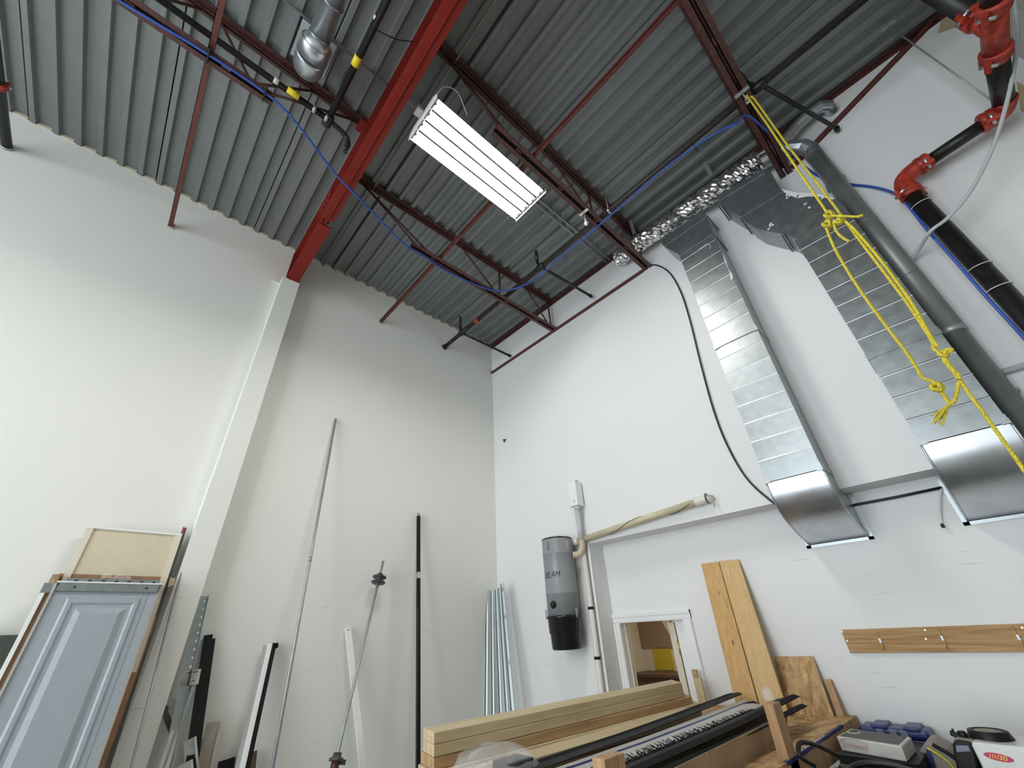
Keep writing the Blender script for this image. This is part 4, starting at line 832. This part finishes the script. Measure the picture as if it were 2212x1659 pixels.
for s in (-1, 1): MB().bar(q+ax_*.028+wd*s*.018+nd*.002, q+ax_*.033+wd*s*.018+nd*.002, .03, .003, wd).build('slot', M_INK, t); MB().cyl(q-ax_*.02+wd*(.008+.01*s), q-ax_*.02+wd*(.008+.01*s)+nd*.004, .005, 8).build('hole', M_INK, t)
lprof('grey_rail', (420, 1452), (352, 1659), .10, .36, .034, .02, M_LGREY, 'flat grey rail under the punched angle', 'rail', 'channel')
t, T, F, wd, nd, ax_ = lprof('black_rail', (450, 1372), (408, 1659), .03, .34, .052, .03, M_BLACKP, 'wide black rail leaning right of the punched angle', 'rail')
MB().bar(F+wd*.036, T+wd*.036-ax_*.03, .02, .03, wd).build('side_lip', M_BLACKP, t)
t, T, F, wd, nd, ax_ = lprof('steel_rod', (393, 1230), (283, 1659), .12, .40, .014, 0, M_CONDUIT, 'thin steel rod leaning just right of the door sections', 'rod', 'tube')
t = thing('wall_bracket_arm', PX(362, 1545, .1), 'short dark bracket arm crossing behind the grey rail', 'bracket'); MB().bar(PX(354, 1532, .1), PX(370, 1578, .1), .03, .03, (0, 1, 0)).build('arm', M_DGREY, t); MB().bar(PX(350, 1528, .1), PX(358, 1536, .1), .04, .035, (0, 1, 0)).build('arm_end', M_DGREY, t)
lprof('taupe_trim', (462, 1560), (438, 1659), .06, .25, .075, .012, M_TAUPE, 'taupe profiled trim piece, wider of the short offcuts', 'trim piece', 'angle')
lprof('dark_offcut', (490, 1640), (484, 1690), .05, .2, .10, .02, M_BLACKP, 'black offcut standing right of the taupe trim', 'offcut')
lprof('dark_offcut', (545, 1624), (538, 1690), .05, .2, .06, .02, M_HALLD, 'dark brown offcut just right of the white-faced rail', 'offcut')
lprof('grey_trim', (407, 1598), (414, 1680), .14, .22, .060, .012, M_LGREY, 'short pale grey trim offcut, taller of two by black rail', 'trim piece', 'angle')
lprof('grey_trim', (396, 1650), (400, 1690), .18, .22, .070, .012, M_LGREY, 'short pale grey trim offcut, lower of two by black rail', 'trim piece', 'angle')
# steel studs in the corner
for i, (u, v, ub, vb, w_) in enumerate(((1053, 1276, 1051, 1545, .034), (1063, 1275, 1066, 1545, .030), (1072, 1273, 1082, 1540, .030), (1079, 1270, 1096, 1540, .030), (1085, 1261, 1108, 1535, .040))):
    lab = ['leftmost steel stud in the room corner', 'second steel stud from left in the room corner', 'middle steel stud in the room corner', 'fourth steel stud from left in the room corner', 'rightmost and tallest steel stud in the room corner'][i]
    T = PY(u, v, -.15-.010*i); Bv = PY(ub, vb, -.25-.010*i); ax_ = (T-Bv).normalized(); F = Bv-ax_*(Bv.z/ax_.z)
    t = thing('steel_stud', F, lab, 'steel stud', 'steel studs in the corner'); wd = V((.8, .6, 0)); wd = (wd-ax_*wd.dot(ax_)).normalized(); nd = wd.cross(ax_)
    if nd.y > 0: nd = -nd
    MB().bar(F, T, w_, .0015, wd).build('web', M_STUD, t)
    for s in (-1, 1): MB().bar(F+wd*s*w_/2+nd*.014, T+wd*s*w_/2+nd*.014, .028, .0015, nd).build('flange', M_STUD, t)
    if i == 4:
        for k in (.05, .33, .75): MB().bar(T-ax_*k-nd*-.002, T-ax_*(k+.03)-nd*-.002, .008, .003, wd).build('knockout', M_INK, t)
        random.seed(2); c_ = T-ax_*.72+nd*.03; m = MB(); m.strip([c_+V((random.uniform(-.02, .02), random.uniform(-.02, .01), -.012*k)) for k in range(8)], [c_+V((.025+random.uniform(-.01, .02), random.uniform(-.02, .01), -.012*k)) for k in range(8)], False); m.build('plastic_scrap', M_FILM, t)
# ================================================================== WALL RAIL WITH HOOKS
t = thing('hook_rail', (3.9, RY, 1.73), 'oak hook rail screwed to the back wall at right', 'hook rail')
MB().box((3.34, RY-.02, 1.733), (5.0, RY, 1.863)).build('rail_board', M_PEG, t, .002)
for (u, v) in ((1902, 1384), (2036, 1379), (2200, 1377), (2330, 1375)):
    c_ = PY(u, v, RY-.022); h = MB()
    h.tube(smooth_path([c_+V((0, 0, .052)), c_+V((0, -.008, .03)), c_+V((0, -.006, 0)), c_+V((0, -.012, -.035)), c_+V((0, -.03, -.052)), c_+V((0, -.045, -.035))], 4), .0028, 6); hk_ = h.build('hook', M_BRASS, t)
    MB().lathe(c_+V((0, -.006, -.014)), [(.006, 0), (.009, .006), (.006, .014), (.009, .022), (.006, .028)], 10).build('hook_plate', M_ALU, hk_)
for (u, v) in ((1819, 1364), (1830, 1384), (1998, 1361), (2000, 1380), (2208, 1356)): c_ = PY(u, v, RY-.02); MB().cyl(c_, c_+V((0, -.003, 0)), .005, 8).build('screw_head', M_ALU, t)
# ================================================================== BENCH AND LUMBER
SZ = 1.40; EX = 3.24
t = thing('lumber_rack', (2.6, -1.2, 0), 'strand board topped rack of two-by-fours carrying the lumber', 'rack')
MB().box((2.08, -2.75, SZ-.018), (EX, .21, SZ)).build('shelf', M_OSB, t)
MB().box((EX-.038, -2.75, SZ-.107), (EX, .21, SZ-.018)).build('side_rail', M_POST, t); MB().box((2.08, -2.75, SZ-.107), (2.118, .21, SZ-.018)).build('side_rail', M_POST, t)
for y in (-2.7, -1.2, .12): MB().box((2.118, y, SZ-.107), (EX-.038, y+.038, SZ-.018)).build('joist', M_POST, t)
for (x, y) in ((2.08, -2.75), (2.08, .12), (EX-.038, .12), (2.08, -1.2)): MB().box((x, y, 0), (x+.038, y+.089, SZ-.107)).build('leg', M_POST, t)
for (y, zt) in ((-1.06, 1.60), (-2.38, 1.625)): MB().box((EX-.045, y, 0), (EX, y+.10, zt)).build('upright', M_POST, t, .002)
# blue printed tape on the edge
tp = thing('blue_tape', (EX, -.6, SZ), 'blue printed tape along the strand board edge', 'tape'); MB().box((EX-.014, -1.1, SZ), (EX+.002, -.13, SZ+.0025)).box((EX, -1.1, SZ-.012), (EX+.002, -.13, SZ)).build('tape', M_NAVY, tp)
for k in range(11): y = -1.02+k*.05; MB().box((EX-.009, y, SZ+.0025), (EX-.003, y+.026+.01*(k % 3), SZ+.0031)).build('print_mark', M_WPRINT, tp)
# lumber boards
def board(nl, nr, fr, fl_, z1, th, label, material=M_LUM_Y, dz=0):
    pts_ = [PZ(*q_, z1) for q_ in (nl, nr, fr, fl_)]; m = MB(); m.hexa([p_+V((0, 0, -th)) for p_ in pts_], pts_)
    o = m.build('lumber_board', material, None, .0025); return tag(o, label, 'lumber', 'lumber on the rack')
n1, n2, f2, f1 = (915, 1572), (937.6, 1583), (1472, 1474), (1451, 1468)
board(n1, n2, f2, f1, 1.602, .039, 'topmost pale board of the lumber stack')
b2 = [PZ(*q_, 1.602) for q_ in (n1, n2, f2, f1)]
def boardw(pts_, z1, th, label, material): 
    m = MB(); q_ = [V((p_.x, p_.y, z1)) for p_ in pts_]; m.hexa([p_+V((0, 0, -th)) for p_ in q_], q_); return tag(m.build('lumber_board', material, None, .0025), label, 'lumber', 'lumber on the rack')
boardw([p_+V((.001, .002, 0)) for p_ in b2], 1.562, .040, 'second board down in the lumber stack, under the topmost', M_LUM_Y)
boardw([b2[0]+V((-.012, .005, 0)), b2[1]+V((.0, .005, 0)), b2[2]+V((.02, .06, 0)), b2[3]+V((.02, .06, 0))], 1.520, .040, 'brown board third down in the lumber stack', M_LUMB_Y)
boardw([b2[0]+V((-.012, -.01, 0)), b2[1]+V((.02, -.01, 0)), b2[2]+V((.05, .10, 0)), b2[3]+V((.05, .10, 0))], 1.479, .040, 'fourth board down in the lumber stack', M_LUM_Y)
boardw([b2[0]+V((-.012, -.0, 0)), b2[1]+V((.03, -.0, 0)), b2[2]+V((.07, .16, 0)), b2[3]+V((.07, .16, 0))], 1.438, .0378, 'lowest pale board of the lumber stack, resting on the shelf', M_LUM_Y)
boardw([V((2.40, -2.3, 0)), V((2.53, -2.3, 0)), V((2.60, -.55, 0)), V((2.47, -.55, 0))], 1.482, .040, 'board with dark end, beside the stack and upper', M_LUM_Y)
boardw([V((2.40, -2.3, 0)), V((2.53, -2.3, 0)), V((2.61, -.30, 0)), V((2.48, -.30, 0))], 1.440, .0398, 'honey board beside the stack and lower', M_LUMB_Y)
# flat strips and flashing lying on the shelf
random.seed(11)
mats_ = [M_MATTE, mat('charcoal_flashing', (.03, .03, .032), .7, spec=.15), M_LGREY, M_MATTE, M_NAVY, mat('pale_flashing', (.50, .50, .47), .5, 0, .1, 20), M_MATTE, MATS['charcoal_flashing'], M_MATTE, M_MATTE]
labs = ['black flashing strip next to the lumber stack', 'dark grey strip second from the lumber stack', 'light grey flashing strip left of the bristle strip', 'narrow black strip lying on the grey flashing', 'navy edged strip beside the wide grey flashing', 'wide pale grey flashing in the middle of the rack', 'black bristle weatherstrip sticking out of the cardboard tray', 'dark grey strip lying in the cardboard tray', 'black strip uppermost in the cardboard tray', 'black strip lowest in the cardboard tray']
xs = [2.625, 2.675, 2.715, 2.75, 2.782, 2.852, 2.965, 3.02, 3.045, 3.075]; ws = [.075, .06, .05, .05, .016, .125, .11, .075, .06, .05]; hs = [1.478, 1.480, 1.470, 1.476, 1.480, 1.484, 1.488, 1.497, 1.500, 1.490]
for i in range(10):
    x, w_, z = xs[i], ws[i], hs[i]; fan = 0.0 if i in (4, 5, 6) else random.uniform(-.03, .04); yf = [-.12, -.08, -.1, -.2, -.25, -.35, -.55, -.35, -.22, -.3][i]; m = MB(); N_ = 10; rows = []
    for k in range(N_+1):
        f_ = k/N_; y = -2.7+(yf+2.7)*f_; zz = z-.012*math.sin(f_*3.1)+random.uniform(-.001, .001)+.035*f_*(1 if i in (0, 1, 7, 8) else .3); xx = x+fan*f_-.03*(1-f_)
        rows.append([V((xx-w_/2, y, zz)), V((xx, y, zz+.008)), V((xx+w_/2, y, zz))])
    for j in range(2): m.strip([r[j] for r in rows], [r[j+1] for r in rows], False)
    o = m.build('flashing_strip', mats_[i], None, 0, .004); tag(o, labs[i], 'strip', 'strips on the rack')
    if i == 6:
        bm_ = MB()
        for k in range(620):
            y = -2.6+k*.0032; zz = z+.035*.3*(k/620)+.004; xx = x+fan*(k/620)-.03*(1-k/620); bm_.tube([(xx-.03+random.uniform(0, .05), y, zz), (xx-.045+random.uniform(-.008, .07), y+random.uniform(-.006, .006), zz+.012)], .0012, 3, False, False)
        bb = bm_.build('bristles', M_MATTE, o); bb['kind'] = 'stuff'
t = thing('cardboard_tray', (2.98, -1.5, SZ), 'long open tan cardboard tray full of strips at the rack edge', 'cardboard box')
MB().box((2.88, -2.7, SZ), (3.10, -.62, SZ+.004)).build('bottom', M_CARDL, t)
MB().hexa([(3.096, -2.7, SZ), (3.10, -2.7, SZ), (3.10, -.62, SZ), (3.096, -.62, SZ)], [(3.106, -2.7, SZ+.085), (3.110, -2.7, SZ+.085), (3.118, -.62, SZ+.10), (3.114, -.62, SZ+.10)]).build('side', M_CARDL, t)
MB().box((2.88, -2.7, SZ), (2.884, -.62, SZ+.08)).build('side', M_CARDL, t)
MB().hexa([(2.88, -.624, SZ), (3.10, -.624, SZ), (3.10, -.62, SZ), (2.88, -.62, SZ)], [(2.88, -.59, SZ+.085), (3.118, -.59, SZ+.10), (3.118, -.585, SZ+.10), (2.88, -.585, SZ+.085)]).build('end', M_CARDL, t)
# wide planks leaning on the recess wall
def plank4(px, yt, yb, th, material, label, cat, group=None, name='plank'):
    p_ = [PY(*px[0], yt), PY(*px[1], yt), PY(*px[2], yb), PY(*px[3], yb)]
    d_ = (p_[3]-p_[0]); s_ = (SZ-p_[3].z)/d_.z; p_[3] = p_[3]+d_*s_; d_ = (p_[2]-p_[1]); s_ = (SZ-p_[2].z)/d_.z; p_[2] = p_[2]+d_*s_
    m = MB(); n_ = (p_[1]-p_[0]).cross(p_[3]-p_[0]).normalized(); n_ = n_ if n_.y > 0 else -n_
    m.prism(p_, n_*th); return tag(m.build(name, material, None, .002), label, cat, group)
plank4(((1514, 1218), (1552, 1213), (1638, 1522), (1588, 1516)), .195, .0, .018, M_PINE_Z, 'knotty pine plank, left of the two leaning planks', 'plank', 'leaning planks')
plank4(((1553, 1212), (1594, 1208), (1693, 1512), (1641, 1520)), .19, -.005, .018, M_PINE2_Z, 'pale smooth plank, right of the two leaning planks', 'plank', 'leaning planks')
plank4(((1672, 1418), (1755, 1417), (1800, 1545), (1700, 1540)), .20, .10, .012, M_OSB, 'strand board offcut leaning right of the planks', 'board', None, 'board_offcut')
plank4(((1779, 1468), (1793, 1466), (1826, 1556), (1812, 1560)), .19, .12, .035, M_POST, 'short two-by-four leaning against the strand board offcut', 'lumber', None, 'stud_offcut')
# thin board by door casing
tag(MB().box((2.235, .12, 0), (2.275, .14, 1.63)).build('narrow_board', M_LUMB_Y, None, .001), 'thin brown slat standing against the door casing', 'slat'); tag(MB().box((2.255, .085, 0), (2.315, .10, 1.58)).build('narrow_board', M_LUM_Y, None, .001), 'pale slat standing in front of the brown slat', 'slat')
# crumpled film pieces
def film(c_, sx, sy_, sz_, seed, label):
    random.seed(seed); bm = bmesh.new(); bmesh.ops.create_icosphere(bm, subdivisions=3, radius=1)
    for v_ in bm.verts:
        k = 1+random.uniform(-.12, .12)+.18*math.sin(v_.co.x*5+v_.co.z*4+seed); v_.co = V((v_.co.x*sx*k, v_.co.y*sy_*k, max(v_.co.z*sz_*k, -sz_*.25)))
    me = bpy.data.meshes.new('plastic_bag')
    for f_ in bm.faces: f_.smooth = True
    bm.to_mesh(me); bm.free(); me.materials.append(M_FILM); o = bpy.data.objects.new('plastic_bag', me); COL.objects.link(o); o.location = c_; return tag(o, label, 'plastic bag')
fb = PZ(1065, 1648, 1.54); film(V((2.58, -2.24, 1.51)), .13, .15, .06, 4, 'clear plastic bag slumped on the lumber near the front')
tag(MB().box((2.60, -2.27, 1.485), (2.70, -2.14, 1.53)).build('grey_box', M_DGREY, None, .004), 'small grey box inside the clear plastic bag', 'box')
film(V((EX-.025, -1.02, 1.622)), .024, .026, .042, 9, 'small clear plastic scrap stuck on the rack upright')
# ================================================================== RIGHT HAND SHELF: tools
CZT = 1.285
t = thing('tool_shelf', (4.1, -.25, 0), 'dark shelf below the hook rail holding the tools', 'shelf')
MB().box((3.27, -.95, CZT-.03), (4.5, .21, CZT)).build('top', M_DGREY, t)
for x in (3.29, 4.44):
    for y in (-.93, .15): MB().box((x, y, 0), (x+.04, y+.04, CZT-.03)).build('leg', M_DGREY, t)
# blue case
t = thing('tool_case', (3.4, .08, CZT), 'navy blue moulded plastic tool case against back wall', 'tool case')
CX0, CX1, CB0, CB1 = 3.275, 3.60, .02, .19
MB().box((CX0, CB0, CZT), (CX1, CB1, CZT+.05)).build('base', M_NAVY, t, .012); MB().box((CX0, CB0, CZT+.052), (CX1, CB1, CZT+.095)).build('lid', M_NAVY, t, .016)
for x in (3.34, 3.49): MB().box((x, CB0-.004, CZT+.085), (x+.075, CB1-.01, CZT+.108)).build('lid_rib', M_NAVY, t, .008)
for x in (3.36, 3.42, 3.47): MB().box((x, CB0-.006, CZT+.06), (x+.035, CB0+.002, CZT+.088)).build('facet', M_NAVYG, t, .003)
MB().box((3.585, CB0-.008, CZT+.02), (3.605, CB0+.03, CZT+.06)).build('latch', M_YTAG, t, .003)
# black carton and kitchen scale
t = thing('black_case', (3.45, -.3, CZT), 'black carton under the white scale', 'case')
MB().box((3.275, -.52, CZT), (3.60, -.05, CZT+.045)).build('carton', M_BLACKP, t, .004); MB().box((3.27, -.525, CZT+.045), (3.605, -.045, CZT+.055)).build('lid', M_BLACKP, t, .003)
kz = CZT+.056; sc = [PZ(*q_, 1.40) for q_ in ((1838, 1573), (1968, 1592), (1947, 1612), (1806, 1590))]
t = thing('kitchen_scale', (3.43, -.35, kz), 'worn white weighing scale with dark top and faded script', 'scale')
cen = sum(sc, V())/4; bot = [V((p_.x+(p_.x-cen.x)*-.02, p_.y+(p_.y-cen.y)*-.02, kz)) for p_ in sc]; rim = [V((cen.x+(p_.x-cen.x)*.90, cen.y+(p_.y-cen.y)*.88, 1.4015)) for p_ in sc]
MB().hexa(bot, sc).build('body', M_SCALE, t, .006); MB().hexa([p_+V((0, 0, -.004)) for p_ in rim], rim).build('platform', M_SCALET, t, .001)
dc = rim[0].lerp(rim[3], .45).lerp(rim[1].lerp(rim[2], .45), .13); MB().lathe(dc, [(.030, 0), (.030, .003), (.025, .004)], 24).build('dial_window', M_SCALE, t); MB().lathe(dc+V((0, 0, .004)), [(.022, 0), (.022, .001)], 20).build('dial_face', M_INK, t)
fL, fR = sc[3], sc[2]; bL, bR = bot[3], bot[2]; ex = (fR-fL).normalized(); ez = ((fL-bL)).normalized(); nn = ex.cross(ez); nn = nn if nn.y < 0 else -nn; o0 = (fL+bL)/2
text_on('Sunbeam', .034, lambda x, y: o0+ex*(.075+x)+ez*y+nn*.0018, .35).build('script_lettering', M_PINK, t)
m = MB(); m.tube([o0+ex*(.075+.066*math.cos(a_))+ez*(.006+.022*math.sin(a_))+nn*.0015 for a_ in [math.pi*k/14 for k in range(15)]], .001, 4).build('arc_print', M_PINK, t)
# coiled black hose
t = thing('black_hose', (3.50, -.72, CZT), 'coiled black hose heaped at the shelf front', 'hose')
random.seed(8)
for k in range(4):
    c_ = V((3.50+.01*k, -.72-.012*k, CZT+.014+.014*k)); rx, ry = .20-.014*k, .13-.012*k; ph = random.uniform(0, 6)
    MB().tube([c_+V((rx*math.cos(a_), ry*math.sin(a_), .012*math.sin(2*a_+ph))) for a_ in [i*math.pi/16 for i in range(32)]], .013, 8, closed=True).build('coil', M_BCABLE, t)
a_ = PX(1690, 1659, 3.27); MB().tube(smooth_path([V((3.28, -.90, 1.36)), V((3.262, -.98, 1.405)), V((3.265, -.94, 1.445)), V((3.30, -.86, 1.43)), V((3.36, -.78, 1.385))], 6), .010, 8).build('loose_loop', M_BCABLE, t)
# tool bag
t = thing('tool_bag', (3.66, -.15, CZT), 'navy and grey tool bag with yellow piping and black strap', 'bag')
def bagpt(u, v, y): return PY(u, v, y)
out_ = [(1987, 1620), (2000, 1604), (2012, 1604), (2045, 1622), (2085, 1655), (2105, 1690), (1985, 1690)]
MB().prism([PY(u, v, -.28) for u, v in out_], (0, .22, 0)).build('body', M_BAG, t, .008)
MB().tube(smooth_path([PY(u, v, -.285) for u, v in ((2003, 1616), (2030, 1632), (2050, 1648), (2068, 1668))], 4), .0045, 6).build('piping', M_YTAG, t)
MB().tube(smooth_path([PY(u, v, -.285) for u, v in ((2014, 1608), (2045, 1626), (2072, 1645), (2100, 1672))], 4), .009, 6).build('strap', M_BLACKP, t)
for pl in (((2000, 1618), (2010, 1622), (2022, 1659), (2030, 1690), (2012, 1690)), ((1986, 1624), (1994, 1628), (2006, 1659), (2008, 1690), (1992, 1690))): MB().prism([PY(u, v, -.287) for u, v in pl], (0, .008, 0)).build('navy_patch', M_NAVY, t)
# small engine with white cowl
t = thing('small_engine', (3.93, -.35, CZT), 'small engine with white cowl and red oval 30 badge', 'engine')
ey = -.42
cw = [(2097, 1607), (2104, 1602), (2160, 1609), (2212, 1613), (2300, 1618), (2320, 1700), (2135, 1690), (2118, 1650)]
MB().prism([PY(u, v, ey) for u, v in cw], (0, .24, 0)).build('cowl', M_COWL, t, .012)
MB().prism([PY(u, v, ey+.01) for u, v in ((2057, 1606), (2066, 1598), (2098, 1604), (2108, 1630), (2120, 1690), (2075, 1690), (2062, 1640))], (0, .2, 0)).build('air_box', M_BLACKP, t, .008)
MB().prism([PY(u, v, ey+.004) for u, v in ((2064, 1610), (2092, 1611), (2097, 1624), (2066, 1626))], (0, .01, 0)).build('air_box_panel', M_NAVYG, t, .003)
MB().prism([PY(u, v, ey+.03) for u, v in ((2058, 1600), (2066, 1594), (2100, 1600), (2112, 1608), (2100, 1610))], (0, .12, 0)).build('bracket', M_BAG, t, .003)
c_ = PY(2150, 1612, ey+.13); MB().lathe(c_, [(.085, 0), (.088, .01), (.074, .05), (.072, .058), (.062, .060), (.055, .054), (.02, .054)], 32).build('recoil_housing', M_BLACKP, t)
MB().lathe(c_+V((0, 0, .0545)), [(.05, 0), (.048, .003), (.02, .004)], 28).build('recoil_label', M_BAG, t)
c_ = PY(2080, 1588, ey+.08); MB().lathe(c_+V((0, 0, -.02)), [(.016, 0), (.017, .03), (.013, .036)], 12).build('fuel_cap', M_BLACKP, t)
MB().bar(PY(2052, 1582, ey+.08), PY(2105, 1604, ey+.08), .022, .02, (0, 0, 1)).build('throttle_arm', M_BLACKP, t, .004); MB().cyl(PY(2057, 1574, ey+.08), PY(2061, 1585, ey+.08), .004, 6).build('choke_tip', M_BLACKP, t)
MB().prism([PY(u, v, ey+.005) for u, v in ((2120, 1650), (2200, 1660), (2330, 1665), (2330, 1720), (2130, 1710))], (0, .23, 0)).build('base_shroud', M_NAVY, t, .006)
oc = PY(2157, 1636, ey-.002); ox = V((1, 0, -.10)).normalized(); oz = V((0, 0, 1)); oa = (PY(2189, 1640, ey)-PY(2125, 1631, ey)).length/2; ob = .0135
MB().prism([oc+ox*oa*math.cos(a_)+oz*ob*math.sin(a_) for a_ in [k*math.pi/16 for k in range(32)]], (0, .002, 0)).build('badge', M_REDLAB, t)
text_on('30', .030, lambda x, y: oc+ox*(x*.9+.012)+oz*y*.8+V((0, -.0012, 0)), .2, .0006).build('badge_number', M_GOLD, t)
for k in range(4): MB().bar(oc+ox*(-.030+k*.008)+oz*-.008+V((0, -.001, 0)), oc+ox*(-.022+k*.008)+oz*.008+V((0, -.001, 0)), .0025, .001, (1, 0, 0)).build('badge_stroke', M_GOLD, t)
for o in bpy.data.objects:
    if '_loc' in o: del o['_loc']
